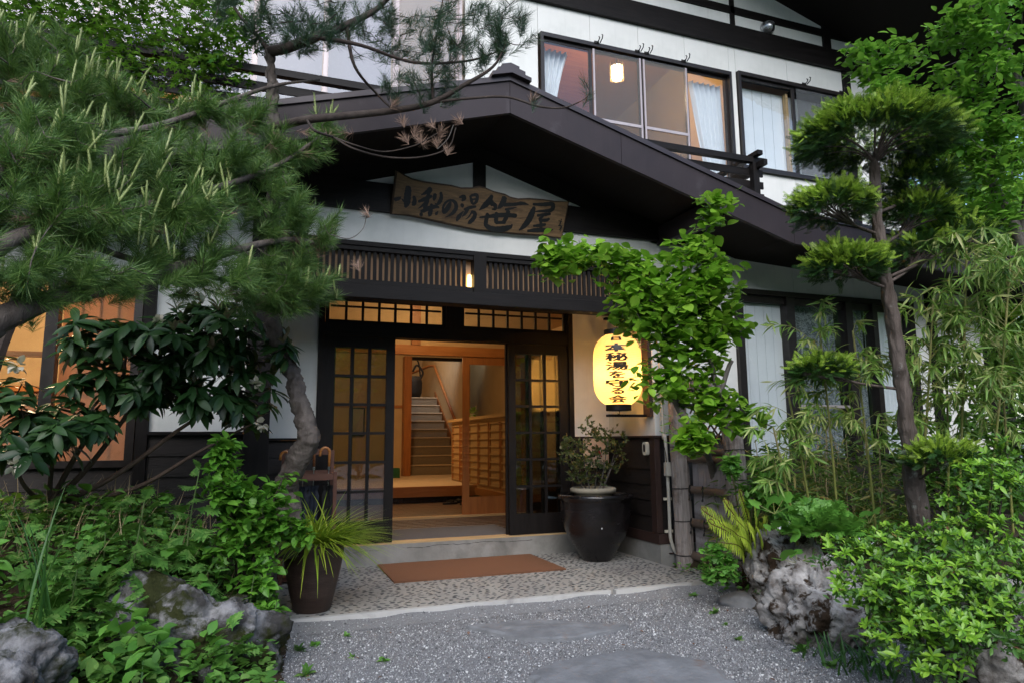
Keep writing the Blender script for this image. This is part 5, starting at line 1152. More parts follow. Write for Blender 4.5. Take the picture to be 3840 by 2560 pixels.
LIM = [([(-0.037, 4.415, 3.736), (0.071, 4.273, 3.704), (0.222, 4.108, 3.711), (0.425, 4.218, 3.904), (0.644, 4.316, 4.14), (0.757, 4.152, 4.234)], [.036, .034, .03, .025, .018, .01]),
       ([(-0.037, 4.415, 3.736), (-0.127, 4.431, 3.849), (-0.23, 4.45, 3.97), (-0.317, 4.461, 4.108)], [.02, .014, .01, .006]),
       ([(0, 4.478, 3.246), (0.193, 4.097, 3.155), (0.43, 4.107, 3.225), (0.742, 4.187, 3.351), (0.958, 4.05, 3.376), (1.134, 3.918, 3.459), (1.304, 3.838, 3.576), (1.377, 3.787, 3.726)], [.03, .026, .024, .022, .019, .014, .009, .004]),
       ([(0.958, 4.05, 3.376), (1.169, 3.918, 3.375), (1.376, 3.791, 3.357), (1.549, 3.686, 3.273), (1.69, 3.636, 3.263), (1.782, 3.597, 3.295)], [.011, .009, .008, .007, .006, .004]),
       ([(0.425, 4.218, 3.904), (0.475, 4.142, 3.583), (0.655, 4.305, 3.497), (0.726, 4.192, 3.36)], [.014, .010, .008, .007]),
       ([(0.222, 4.108, 3.711), (0.501, 4.112, 3.717), (0.862, 4.194, 3.715), (1.169, 3.981, 3.666), (1.378, 3.893, 3.733)], [.016, .012, .010, .008, .004]),
       ([(0.966, 4.047, 3.376), (0.937, 3.972, 3.579), (0.96, 3.93, 3.797), (0.983, 3.89, 3.999)], [.010, .008, .006, .004]),
       ([(0.349, 4.056, 3.05), (0.463, 3.924, 2.934), (0.691, 4.152, 3.009), (0.898, 4.076, 3.008), (1.055, 4.009, 3.065), (1.097, 3.974, 3.191)], [.007, .006, .006, .005, .004, .003]),
       ([(0.193, 4.097, 3.155), (0.229, 3.893, 3), (0.349, 4.056, 3.05)], [.008, .008, .007]),
       ([(0.349, 4.056, 3.05), (0.462, 3.921, 2.958), (0.67, 4.134, 3.035), (0.859, 4.058, 3.075), (0.983, 4.001, 3.149)], [.006, .005, .004, .004, .003])]
LIM.insert(0, (TR, .015))
PB = [bl((0.702, 4.32, 3.978), .34, .25, .22), bl((1.163, 3.962, 3.803), .34, .25, .25), bl((1.371, 3.869, 3.905), .2, .2, .18), bl((0.931, 4.093, 3.513), .3, .2, .12)]
t1, d1, _ = in_ellipsoids(PB, 270, .2)
t2 = np.array([(1.807, 3.566, 3.435), (1.85, 3.563, 3.352), (1.539, 3.703, 3.332), (1.517, 3.679, 3.746), (1.55, 3.672, 3.713), (1.457, 3.711, 3.68), (1.402, 3.703, 3.863)])
t4, d4, _ = in_ellipsoids([bl((0.217, 4.089, 3.842), .34, .25, .18), bl((-0.145, 4.321, 3.907), .3, .25, .16)], 70, .2)
tg = np.vstack([t1, t2, t4]); tw, dr = grow(LIM, tg, .010, .10, .06, 1, .0025, 6); tw.build('branches', 'twig_dark', op, smooth=True)
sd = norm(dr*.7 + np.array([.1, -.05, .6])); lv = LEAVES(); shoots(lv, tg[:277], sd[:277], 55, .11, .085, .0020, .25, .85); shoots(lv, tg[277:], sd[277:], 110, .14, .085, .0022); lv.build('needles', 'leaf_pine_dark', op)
t3 = np.array([(0.776, 4.085, 3.236), (0.859, 4.064, 3.176), (0.949, 4.006, 3.2), (1.006, 3.99, 3.166), (0.797, 4.094, 3.126), (0.91, 4.058, 3.092), (0.989, 4.026, 3.108), (1.055, 4.01, 3.057), (1.111, 3.961, 3.241), (0.885, 4.062, 3.125), (0.546, 3.952, 2.558), (0.481, 3.815, 2.209), (1.523, 3.707, 3.34), (0.732, 4.134, 3.37)])
lv = LEAVES(); shoots(lv, t3, norm(np.tile([0, 0, 1.], (len(t3), 1))+rng.normal(size=(len(t3), 3))*.6), 60, .05, .075, .0024, .3, .95); lv.build('dry_needles', 'dry_needle', op)
mb = MB(); mb.tube(smooth_path([(0.546, 3.955, 2.542), (0.527, 3.974, 2.464), (0.444, 3.91, 2.38), (0.338, 3.894, 2.389)], 5), [.003]*16, 5); mb.tube(smooth_path([(1.081, 3.977, 3.208), (1.052, 4.001, 3.124), (0.991, 4.033, 3.057)], 4), .003, 5); mb.build('twigs', 'bark_grey', op)

# --- maple behind the pine
mp = thing('maple_tree', (-1.6, 4.9, .6), 'fine-leaved dark green maple behind the pine at the top', 'tree')
PB = [bl((-1.611, 5.336, 3.976), .5, .3, .2), bl((-1.076, 5.165, 3.804), .4, .3, .14), bl((-0.546, 4.978, 3.744), .3, .3, .1), bl((-1.298, 5.4, 4.203), .6, .4, .18), bl((-0.798, 5.237, 4.064), .55, .4, .22), bl((-0.438, 5.081, 4.215), .32, .3, .22), bl((-1.725, 5.539, 4.323), .5, .4, .2), bl((-0.334, 5.088, 3.925), .18, .2, .1), bl((-1.093, 5.271, 4.549), .9, .5, .2), bl((-0.765, 5.188, 3.609), .25, .2, .1)]
tg, dd, _ = in_ellipsoids(PB, 640, .1)
tw, dr = grow([([(-1.6, 4.9, .5), (-1.55, 4.95, 1.6), (-1.453, 5.835, 3.158), (-1.267, 5.558, 3.809), (-0.982, 5.302, 4.085), (-0.527, 5.123, 4.158)], [.06, .05, .04, .03, .02, .008]), ([(-1.267, 5.558, 3.809), (-1.534, 5.496, 4.147), (-1.767, 5.536, 4.439)], [.02, .015, .008])], tg, .008, .15, .0, .8, .002, 5); tw.build('trunk', 'twig_dark', mp)
lv = LEAVES()
for k in range(9):
    p = tg + rng.normal(size=tg.shape)*[.07, .07, .03]; d = norm(np.c_[rng.normal(size=(len(p), 2)), np.full(len(p), -.25)]); lv.add(MAPLE, p, frames(d, roll=rng.normal(size=len(p))*.35), rng.uniform(.035, .06, len(p)))
lv.build('crown', 'leaf_maple', mp)

# --- rhododendron
rh = thing('rhododendron', (-1.15, 4.6, .62), 'rhododendron with long glossy leaves in whorls before the lit window', 'shrub')
PB = [bl((-0.892, 4.861, 1.856), .34, .25, .14), bl((-1.002, 4.826, 1.647), .14, .2, .14), bl((-1.116, 4.804, 1.369), .26, .2, .12), bl((-0.557, 4.846, 1.851), .26, .25, .14), bl((-0.223, 4.829, 1.862), .28, .25, .12), bl((0.045, 4.847, 1.803), .16, .2, .14), bl((-0.08, 4.931, 1.555), .24, .2, .16), bl((-1.392, 4.765, 1.584), .10, .2, .2), bl((-1.269, 4.672, 1.197), .2, .2, .12), bl((-0.785, 4.866, 1.572), .2, .2, .12), bl((-0.07, 4.964, 1.324), .12, .15, .08), bl((-0.451, 4.842, 1.629), .2, .2, .1)]
PB += [bl((-0.33, 4.834, 1.736), .22, .2, .10), bl((-0.581, 4.884, 1.664), .2, .2, .1), bl((-0.207, 4.702, 1.95), .22, .2, .08), bl((-0.427, 4.801, 1.833), .25, .2, .14), bl((-1.201, 4.75, 1.227), .26, .2, .10), bl((-0.259, 4.893, 1.532), .2, .2, .12), bl((-0.468, 4.787, 2.02), .26, .2, .10), bl((-0.18, 4.731, 2.044), .2, .2, .09), bl((-0.542, 4.896, 1.493), .2, .15, .1)]
tg, dd, _ = in_ellipsoids(PB, 225, .15)
b0 = (-1.226, 5.144, 0.828)
LIM = [([b0, (-1, 5.023, 1.076), (-0.793, 4.897, 1.39), (-0.664, 4.803, 1.688)], .022), ([b0, (-0.866, 5.038, 1.006), (-0.448, 4.993, 1.342), (-0.129, 4.952, 1.538)], .022), ([b0, (-0.744, 5.058, 0.934), (-0.358, 4.987, 1.168), (0.012, 4.925, 1.377)], .018), ([b0, (-1.181, 4.968, 1.162), (-1.149, 4.906, 1.486)], .018), ([b0, (-1.04, 4.965, 1.193), (-0.836, 4.839, 1.519), (-0.797, 4.826, 1.855)], .02), ([b0, (-1.294, 4.818, 1.011), (-1.366, 4.796, 1.321)], .016), ([(-0.793, 4.897, 1.39), (-0.58, 4.889, 1.63), (-0.305, 4.862, 1.845)], .014)]
tw, dr = grow(LIM, tg, .010, .12, .03, 1, .004, 6); tw.build('stems', 'twig_rhodo', rh, smooth=True)
lv = LEAVES(); ln = LEAVES(); ax = norm(dr*.4+dd*.3+np.array([.1, -.25, .8])); F = frames(ax)
for k in range(10):
    az = 2*math.pi*k/10 + rng.uniform(-.25, .25, len(tg)); el = rng.uniform(-.35, .35, len(tg))
    d = (F[:, :, 0]*np.cos(az)[:, None] + F[:, :, 2]*np.sin(az)[:, None])*np.cos(el)[:, None] + ax*np.sin(el)[:, None] + np.array([0, 0, -.12])
    s = rng.uniform(.11, .165, len(tg)); lv.add(OBLONG, tg+rng.normal(size=tg.shape)*.012, frames(d, ax), s)
    if k < 4:
        sel = (tg[:, 0] > -.55) & (dd[:, 2] > .0); d2 = norm(ax[sel]*1.1 + d[sel]*.8); ln.add(OBLONG, tg[sel]+ax[sel]*.03, frames(d2), s[sel]*.6)
lv.build('leaves', 'leaf_rhodo', rh); ln.build('new_leaves', 'leaf_rhodo_new', rh)
lv = LEAVES()
for c in ((-1.304, 4.612, 1.665), (-0.252, 4.729, 1.882), (-0.031, 4.799, 1.6), (0.014, 4.823, 1.339), (-0.613, 4.741, 1.97), (-0.193, 4.688, 2.001), (-1.261, 4.576, 1.103)):
    d = norm(rng.normal(size=(16, 3))+[0, -.2, .2]); lv.add(ROUND, np.array(c)+d*.015, frames(d, roll=rng.uniform(-1, 1, 16)), rng.uniform(.03, .055, 16))
lv.build('blossoms', 'petal', rh)

# --- weigela-like shrub by the pot
def bush(name, base, blobs, n, m_, label, cat, stemm, tmpl, sz, per=5, spread=.05, upd=.5, r0=.006, limbs=None, keep=1, lr=.8, wood='stems', crown='leaves', rmin=.0016, droop=0, step=.10):
    t = thing(name, base, label, cat); tg, dd, ix = in_ellipsoids(blobs, n, .2)
    limbs = limbs or [([base, ((base[0]+b[0])/2, (base[1]+b[1])/2, base[2]*.45+b[2]*.55), (b[0], b[1], b[2])], r0*2) for b in blobs]
    tw, dr = grow(limbs, tg, r0, step, .02, keep, rmin, 5); tw.build(wood, stemm, t, smooth=True)
    lv = LEAVES()
    for k in range(per):
        p = tg - dr*rng.uniform(0, spread*2, (n, 1)) + rng.normal(size=tg.shape)*spread*.25
        d = norm(dr*.5 + np.c_[rng.normal(size=(n, 2))*lr, np.full(n, upd)+rng.normal(size=n)*.35]) + np.array([0, 0, -droop])
        lv.add(tmpl, p, frames(d, roll=rng.normal(size=n)*.35), rng.uniform(*sz, n))
    lv.build(crown, m_, t); return t, tg, dr, dd
bush('flowering_shrub', (-0.064, 4.641, 0.271), [bl((-0.167, 4.519, 0.949), .16, .18, .16), bl((0.003, 4.529, 0.832), .22, .2, .16), bl((-0.107, 4.549, 0.616), .26, .22, .15), bl((0.162, 4.54, 0.729), .16, .15, .12), bl((-0.199, 4.497, 1.171), .05, .06, .10, .003), bl((0.245, 4.577, 0.64), .12, .12, .07), bl((0.15, 4.502, 1.005), .1, .1, .06), bl((0.021, 4.423, 0.428), .16, .15, .12), bl((0.088, 4.325, 0.206), .1, .1, .12, .003)],
     330, 'leaf_weigela', 'bright mid-green leafy shrub between the boulder and the grass pot', 'shrub', 'twig_dark', OVATE, (.045, .085), 6, .05, .15)
# --- mugwort stems
def herb(x, h, lean, n, sz, m_, label, tmpl=CUT, cat='plant', name='mugwort', seed=0, group=None):
    t = thing(name, x, label, cat, group); b = Vector(x); tp = b + Vector((lean[0], lean[1], h)); mid = b.lerp(tp, .5) + Vector((-lean[0]*.15, 0, .02))
    P_ = smooth_path([tuple(b), tuple(mid), tuple(tp)], 8); MB().tube(P_, list(np.linspace(.006, .003, len(P_))), 6).build('stem', 'stem_green', t)
    i = np.linspace(.12, 1, n); A = np.array(P_); idx = i*(len(A)-1); p = np.stack([np.interp(idx, np.arange(len(A)), A[:, k]) for k in range(3)], 1)
    az = np.arange(n)*2.4 + rng.uniform(-.3, .3, n); el = np.interp(i, [0, .8, 1], [-.55, -.05, 1.1]) + rng.normal(size=n)*.2; d = np.c_[np.cos(az)*np.cos(el), np.sin(az)*np.cos(el), np.sin(el)]
    s = np.interp(i, [0, .5, .9, 1], [.9, 1, .6, .45])*sz*rng.uniform(.8, 1.15, n); LEAVES().add(tmpl, p, frames(d, roll=rng.normal(size=n)*.5), s*(.55 if tmpl is LOBED else 1)).build('leaves', m_, t)
for j, (b, h, ln_, n, s, lab) in enumerate((
    ((-0.59, 4.121, 0.356), .56, (.04, 0), 15, .16, 'tallest mugwort stem before the boulder with a pale woolly tip'), ((-0.803, 3.888, 0.283), .36, (.02, 0), 13, .15, 'mugwort nearest the lower corner boulder'), ((-0.367, 4.45, 0.481), .58, (.05, 0), 12, .14, 'slender mugwort rising in front of the dark boards'),
    ((-0.765, 4.387, 0.451), .30, (.0, 0), 13, .15, 'low spreading mugwort behind the tallest stem'), ((-0.535, 4.413, 0.428), .22, (-.05, 0), 12, .14, 'short mugwort at the back of the boulder'), ((-0.987, 4.146, 0.45), .30, (.02, .0), 12, .14, 'mugwort among tall grass blades'),
    ((-0.578, 3.715, 0.167), .12, (.02, 0), 12, .13, 'mugwort rosette at the foot of the big boulder'), ((-0.772, 3.971, 0.369), .2, (-.05, 0), 12, .14, 'mugwort between the two grey boulders'), ((-0.255, 4.317, 0.382), .16, (.04, 0), 10, .12, 'mugwort on top of the big boulder'),
    ((-0.507, 3.789, 0.219), .1, (.0, 0), 10, .13, 'mugwort lying against the big boulder'))):
    herb(b, h, ln_, n+4, s*1.15, 'leaf_mugwort', lab)
for j, (b, h, ln_, n, s, lab) in enumerate((((-0.307, 4.525, 0.555), .20, (.0, 0), 12, .11, 'lobed green plant to the side of the leafy shrub'), ((-0.185, 4.432, 0.516), .16, (.04, 0), 11, .11, 'lobed green plant under the leafy shrub'), ((0.105, 4.176, 0.086), .26, (.03, 0), 10, .09, 'lobed green plant beside the big boulder at the gravel edge'), ((-0.01, 4.254, 0.204), .28, (.02, 0), 10, .09, 'lobed green plant behind the big boulder'))):
    herb(b, h, ln_, n, s, 'leaf_weigela', lab, LOBED, 'plant', 'lobed_herb')
# --- undergrowth of the left bed: grass blades, straw, low leaves
def tufts(name, pts, n, m_, hl, spread, kind, label, cat, tmpl=None, lean=(0, 0), tilt=.35):
    P_ = np.array(pts); i = rng.integers(0, len(P_), n); p = P_[i] + np.c_[rng.normal(size=(n, 2))*spread, np.zeros(n)]
    d = norm(np.c_[rng.normal(size=(n, 2))*tilt+np.array(lean), np.ones(n)]); L = rng.uniform(*hl, n)
    lv = LEAVES().add(tmpl or strip_leaf([.010, .013, .011, .008, .001], .3, .5), p, frames(d), np.c_[np.full(n, .5), L, L]); o = lv.build(name, m_, None, kind=kind); return tag(o, label, cat)
def bedpts(xs, ys, hf, n):
    return [(x, y, hf(x, y)-.01) for x, y in zip(rng.uniform(*xs, n), rng.uniform(*ys, n))]
tufts('grass', bedpts((-1.9, -.1), (3.1, 5.3), left_h, 200), 160, 'leaf_blade', (.10, .28), .05, 'stuff', 'green grass blades growing through the left garden bed', 'grass')
tufts('grass', [(-0.905, 3.806, 0.362), (-0.91, 3.69, 0.424), (-0.873, 3.785, 0.421)], 11, 'leaf_blade', (.4, .72), .03, 'stuff', 'tuft of tall sword-like blades at the left edge', 'grass', strip_leaf([.011, .014, .012, .008, .001], .2, .5), tilt=.12)
tufts('straw', bedpts((-1.8, -.2), (4.4, 5.6), left_h, 120), 380, 'straw', (.15, .36), .06, 'stuff', 'dry straw stems in front of the dark boards', 'straw', strip_leaf([.005, .006, .005, .004, .001], .15, .3), (.25, 0), .4)
lp_ = np.array(bedpts((-1.9, .12), (3.2, 5.5), left_h, 4600)); d = norm(np.c_[rng.normal(size=(len(lp_), 2)), np.full(len(lp_), .35)])
lv = LEAVES().add(OVATE, lp_+np.c_[np.zeros((len(lp_), 2)), rng.uniform(.02, .20, len(lp_))], frames(d, roll=rng.normal(size=len(lp_))*.4), rng.uniform(.03, .075, len(lp_))); o = lv.build('ground_cover', 'leaf_mugwort', None, kind='stuff'); tag(o, 'low mixed leaves covering the left bed', 'ground cover')

lv = LEAVES(); lv2 = LEAVES()
for j in range(46):
    x_, y_ = rng.uniform(-1.75, .02), rng.uniform(3.3, 5.1); n = 24; a_ = np.arange(n)*2.4; e_ = rng.uniform(-.7, .9, n); d = np.c_[np.cos(a_)*np.cos(e_), np.sin(a_)*np.cos(e_), np.sin(e_)]; z_ = left_h(x_, y_)
    lob = j % 3 == 0; (lv2 if j % 2 else lv).add(CUT if j % 4 == 1 else (LOBED if lob else OVATE), np.c_[np.full(n, x_), np.full(n, y_), z_+rng.uniform(.02, .24, n)]+d*.05, frames(d, roll=rng.normal(size=n)*.5), rng.uniform(.06, .12, n)*(.5 if lob and j % 4 != 1 else 1))
o = lv.build('ground_cover', 'leaf_cover', None, kind='stuff'); tag(o, 'broad fresh green leaves of low herbs in the left bed', 'ground cover'); o = lv2.build('ground_cover', 'leaf_mugwort', None, kind='stuff'); tag(o, 'cut grey-green leaves of low herbs in the left bed', 'ground cover')
# --- climbing shrub over the bamboo fence
bush('climbing_shrub', (3.86, 5.25, .06), [bl((3.023, 4.398, 2.125), .46, .26, .22), bl((2.763, 4.459, 2.35), .36, .24, .17), bl((3.203, 4.288, 2.407), .34, .24, .20), bl((3.076, 4.294, 2.672), .22, .18, .13), bl((2.658, 4.466, 2.554), .34, .22, .10), bl((2.264, 4.494, 2.621), .30, .18, .09), bl((2.02, 4.541, 2.55), .14, .1, .09, .006), bl((2.617, 4.541, 2.169), .19, .14, .11), bl((2.965, 4.489, 1.679), .36, .16, .12), bl((3.221, 4.417, 1.535), .26, .16, .11), bl((3.45, 4.251, 1.367), .24, .15, .10), bl((3.373, 4.282, 2.041), .20, .14, .14), bl((3.031, 4.376, 1.211), .15, .08, .06, .006), bl((3.237, 4.187, 2.975), .07, .08, .11, .003), bl((2.818, 4.568, 1.518), .16, .1, .09), bl((3.074, 4.424, 1.84), .30, .15, .10)],
     900, 'leaf_climber', 'bright green climbing shrub spilling over the bamboo fence and lantern', 'shrub', 'bark_grey', ROUND, (.055, .105), 5, .10, -.05, .005,
     [([(3.90, 5.2, .05), (3.88, 5.28, .9), (3.207, 4.523, 1.231), (3.041, 4.546, 1.478), (2.951, 4.535, 1.766), (2.896, 4.497, 2.135), (2.726, 4.506, 2.484), (2.405, 4.55, 2.617)], [.03, .03, .03, .028, .02, .014, .008, .004]), ([(3.387, 4.397, 1.27), (3.317, 4.379, 1.554), (3.258, 4.406, 1.865), (3.198, 4.355, 2.337), (3.181, 4.297, 2.747), (3.284, 4.212, 3.053)], [.028, .025, .016, .01, .006, .003]), ([(3.317, 4.379, 1.554), (3.366, 4.329, 1.757), (3.392, 4.31, 1.817)], [.02, .018, .016]), ([(3.041, 4.546, 1.478), (3.32, 4.39, 1.473), (3.677, 4.231, 1.307)], [.012, .008, .004])], .9, .9)

# --- cloud-pruned yew
SPR = LEAVES()
def sprig_t(n=8):
    v = []; f = []
    for k in range(n):
        y = .06+.9*k/n; l = .20*(1-.5*(k/n)**2)
        for s in (-1, 1):
            i = len(v); v += [(0, y, 0), (s*l*.55, y+.2*l+.05, .03), (s*l, y+.6*l, -.01), (s*l*.5, y+.2*l-.045, .03)]; f.append((i, i+1, i+2, i+3) if s < 0 else (i, i+3, i+2, i+1))
    i = len(v); v += [(-.02, 0, 0), (.02, 0, 0), (.008, 1, 0), (-.008, 1, 0)]; f.append((i, i+1, i+2, i+3)); return v, f
SPRIG = sprig_t()
yw = thing('yew_tree', (4.266, 3.497, 0.47), 'cloud-pruned yew with a lichened trunk and bright green pads', 'tree')
TRK = [(4.267, 3.502, 0.434), (4.186, 3.482, 0.755), (4.106, 3.434, 1.253), (4.026, 3.389, 1.734), (3.95, 3.354, 2.143), (3.886, 3.33, 2.446), (3.846, 3.303, 2.713), (3.82, 3.268, 2.998), (3.831, 3.242, 3.14)]
PT = smooth_path(TRK, 24); RD = np.interp(np.linspace(0, 1, len(PT)), [0, .3, .6, .85, 1], [.068, .050, .038, .031, .021])*(1+.10*np.array([noise.noise(Vector(q)*5) for q in PT]))
mb = MB().tube(PT, list(RD), 30); mb.v = [tuple(Vector(v)+Vector((noise.noise(Vector(v)*11), noise.noise(Vector(v)*11+Vector((5, 0, 0))), 0))*.016 + Vector((noise.noise(Vector((v[0]*60, v[1]*60, v[2]*9))), noise.noise(Vector((v[0]*60+4, v[1]*60, v[2]*9))), 0))*.011) for v in mb.v]; mb.build('trunk', 'bark_red', yw, smooth=True)
PAD = [((3.802, 3.238, 3.238), .48, .40, .16, 600, 1.2), ((3.483, 3.326, 2.735), .21, .22, .10, 190, .8), ((4.361, 3.389, 3.017), .26, .25, .11, 200, .25), ((4.307, 3.39, 2.792), .25, .22, .10, 180, .4), ((3.598, 3.343, 2.351), .23, .20, .09, 190, .9), ((3.617, 3.656, 1.677), .17, .16, .06, 100, .5), ((4.136, 3.233, 1.088), .16, .16, .06, 100, .7), ((4.345, 3.365, 2.516), .28, .2, .07, 110, .4), ((4.665, 3.336, 2.635), .26, .2, .07, 100, .3)]
br_ = MB().tube(PT, .012, 5); ld = LEAVES(); lt = LEAVES(); tp = np.array(PT)
for c, rx, ry, rz, n, bright in PAD:
    c = np.array(c); n = int(n*2.1); d = norm(rng.normal(size=(n*2, 3))); d = d[d[:, 2] > -.35][:n]; r_ = rng.uniform(.5, 1.03, len(d))**.4
    lump = 1 + .16*np.sin(d[:, 0]*7+c[0]*9)*np.cos(d[:, 1]*6+c[1]*5)
    p = c + d*(r_*lump)[:, None]*np.array([rx, ry, rz]) - np.array([0, 0, rz*.35])
    sd = norm(d*np.array([1.1, 1.1, .5]) + np.array([0, 0, .05]) + rng.normal(size=d.shape)*.28)
    for k in range(2): ld.add(SPRIG, p+rng.normal(size=p.shape)*.02, frames(shuffle_dirs(sd, .3), roll=rng.normal(size=len(p))*.7), rng.uniform(.06, .10, len(p)))
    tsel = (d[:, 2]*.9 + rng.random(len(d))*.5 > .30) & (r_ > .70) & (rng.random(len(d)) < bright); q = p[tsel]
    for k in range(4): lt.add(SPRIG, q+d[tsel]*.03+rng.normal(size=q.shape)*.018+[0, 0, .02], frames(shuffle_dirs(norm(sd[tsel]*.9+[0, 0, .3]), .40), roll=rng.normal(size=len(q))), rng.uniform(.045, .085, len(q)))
    k0 = int(np.argmin(np.linalg.norm(tp-(c-[0, 0, rz+.12]), axis=1))); b0 = tp[k0]
    for q in p[::max(1, len(p)//16)]:
        m_ = (b0+q)/2 + np.array([0, 0, -.05]); br_.tube(smooth_path([tuple(b0), tuple((b0+c)/2-[0, 0, rz*.4]), tuple(c-[0, 0, rz*.4]+(q-c)*.4), tuple(q)], 4), list(np.linspace(.011, .002, 13)), 5)
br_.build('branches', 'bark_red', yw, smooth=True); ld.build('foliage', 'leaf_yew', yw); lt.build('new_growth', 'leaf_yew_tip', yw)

# --- bamboo canes
CANES = [((3.865, 4.079, 0.45), (3.48, 3.836, 1.54), 'slim bamboo cane nearest the white blinds'), ((4.03, 4.018, 0.449), (3.656, 3.688, 2.076), 'bamboo cane arching over the white blinds'), ((4.287, 3.924, 0.447), (3.89, 3.619, 1.963), 'dark-stemmed bamboo cane just before the yew trunk'), ((4.471, 3.746, 0.46), (4.32, 3.322, 2.161), 'yellow-green bamboo cane just past the yew trunk'), ((4.74, 3.647, 0.458), (4.424, 3.127, 2.477), 'tallest bamboo cane in front of the eave'), ((4.773, 3.745, 0.443), (4.604, 3.479, 1.86), 'short thin bamboo cane between two taller ones'), ((4.733, 3.418, 0.56), (4.604, 2.971, 2.36), 'bamboo cane leaning out of the right edge'), ((3.662, 4.043, 0.467), (3.323, 3.824, 1.298), 'lowest bamboo cane beside the climbing shrub'), ((5.114, 3.498, 0.53), (4.844, 3.271, 1.936), 'bamboo cane nearest the right edge')]
SPRAY = {0: (-.35, .30, 90), 1: (-.55, .40, 260), 2: (-.05, .45, 200), 3: (.10, .45, 240), 4: (.25, .55, 420), 5: (.05, .3, 90), 6: (.1, .5, 330), 7: (-.15, .25, 110), 8: (.1, .4, 200)}
for j, (b, tpt, lab) in enumerate(CANES):
    t = thing('bamboo_cane', b, lab, 'bamboo', 'bamboo canes in front of the ground-floor window'); b = Vector(b); tpt = Vector(tpt); L = (tpt-b).length
    P_ = smooth_path([tuple(b), tuple(b.lerp(tpt, .5)+Vector((.01, 0, 0))), tuple(tpt)], 30); rad = [.0092*(1-.35*i/len(P_))*(1.25 if i % 7 == 0 else 1) for i in range(len(P_))]
    MB().tube(P_, rad, 8).build('culm', 'culm', t, smooth=True)
    lean, wid, n = SPRAY[j]; n = int(n*(1.3 if j in (0, 1, 7) else 1.9)); sprays = max(8, n//14); mb = MB(); lv = LEAVES()
    for k in range(sprays):
        u = rng.uniform(.45, 1.0); a = np.array(b.lerp(tpt, u)); az = rng.uniform(0, 2*math.pi); ln_ = rng.uniform(.18, wid)
        e = a + np.array([math.cos(az)*ln_*.8 + lean*ln_, math.sin(az)*ln_*.6, ln_*rng.uniform(-.05, .45)]); m_ = (a+e)/2+np.array([0, 0, ln_*.16])
        Q = smooth_path([tuple(a), tuple(m_), tuple(e)], 6); mb.tube(Q, list(np.linspace(.0028, .001, len(Q))), 4)
        Q = np.array(Q); nn = n//sprays+6; ii = rng.uniform(.3, 1, nn)*(len(Q)-1); p = np.stack([np.interp(ii, np.arange(len(Q)), Q[:, c_]) for c_ in range(3)], 1)
        d = norm((Q[-1]-Q[0])[None]*.9/max(.1, ln_) + rng.normal(size=(nn, 3))*.55 + np.array([0, 0, -.55])); s = rng.uniform(.07, .135, nn); lv.add(LANCE, p, frames(d, roll=rng.normal(size=nn)*.8), np.c_[s*1.05, s, s])
    mb.build('twigs', 'culm', t, kind='stuff'); lv.build('leaves', 'leaf_bamboo', t)
dw = LEAVES(); n = 4200; x = rng.uniform(3.75, 5.3, n); y = rng.uniform(4.1, 5.3, n); z = np.array([right_h(a, b) for a, b in zip(x, y)]) + rng.uniform(.05, .85, n)*np.clip(rng.random(n)+.3, 0, 1)
d = norm(np.c_[rng.normal(size=(n, 2)), np.full(n, -.15)]); s = rng.uniform(.07, .13, n); dw.add(LANCE, np.c_[x, y, z], frames(d, roll=rng.normal(size=n)*.6), np.c_[s*1.2, s, s])
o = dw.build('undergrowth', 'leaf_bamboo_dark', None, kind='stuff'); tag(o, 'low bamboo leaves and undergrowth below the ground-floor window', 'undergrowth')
st = MB()
for k in range(34):
    x, y = rng.uniform(3.8, 5.2), rng.uniform(4.2, 5.2); h = rng.uniform(.4, 1.0); z = right_h(x, y); st.tube([(x, y, z), (x+rng.normal()*.03, y, z+h*.5), (x+rng.normal()*.08, y, z+h)], [.006, .005, .003], 5)
o = st.build('dry_canes', 'straw', None); tag(o, 'thin dry stalks standing among the bamboo', 'stalks', kind='stuff')

# --- azalea
AZ = [bl((2.903, 2.848, 0.602), .17, .2, .09), bl((3.142, 2.695, 0.676), .24, .22, .10), bl((3.362, 2.496, 0.741), .26, .22, .12), bl((3.539, 2.498, 0.997), .16, .18, .13), bl((3.437, 2.605, 0.899), .14, .15, .08), bl((3.713, 2.521, 1.129), .10, .12, .10), bl((2.802, 2.632, 0.504), .18, .18, .08), bl((2.974, 2.453, 0.548), .28, .22, .12), bl((3.176, 2.266, 0.579), .26, .22, .14), bl((2.766, 2.456, 0.331), .18, .15, .10), bl((2.883, 2.292, 0.415), .25, .2, .13), bl((2.803, 2.535, 0.426), .18, .15, .09), bl((3.021, 2.13, 0.44), .2, .2, .12), bl((2.756, 2.31, 0.258), .18, .15, .08)]
az = thing('azalea_bush', (3.131, 2.454, 0.176), 'low bright green azalea sprawling over the boulders', 'shrub'); tg, dd, ix = in_ellipsoids(AZ, 1050, .3); b0 = (3.286, 2.497, 0.22)
tw, dr = grow([([b0, tuple((np.array(b0)+np.array(q[:3]))/2+[0, 0, -.05]), q[:3]], .010) for q in AZ], tg, .006, .08, .02, .8, .0018, 5); tw.build('stems', 'twig_dark', az, smooth=True)
la, lb = LEAVES(), LEAVES(); ax = norm(dd*.5+np.array([-.1, -.35, .75])+rng.normal(size=dd.shape)*.25); F = frames(ax); hi = dd[:, 2] > -.15; whs = rng.uniform(.65, 1.15, len(tg))
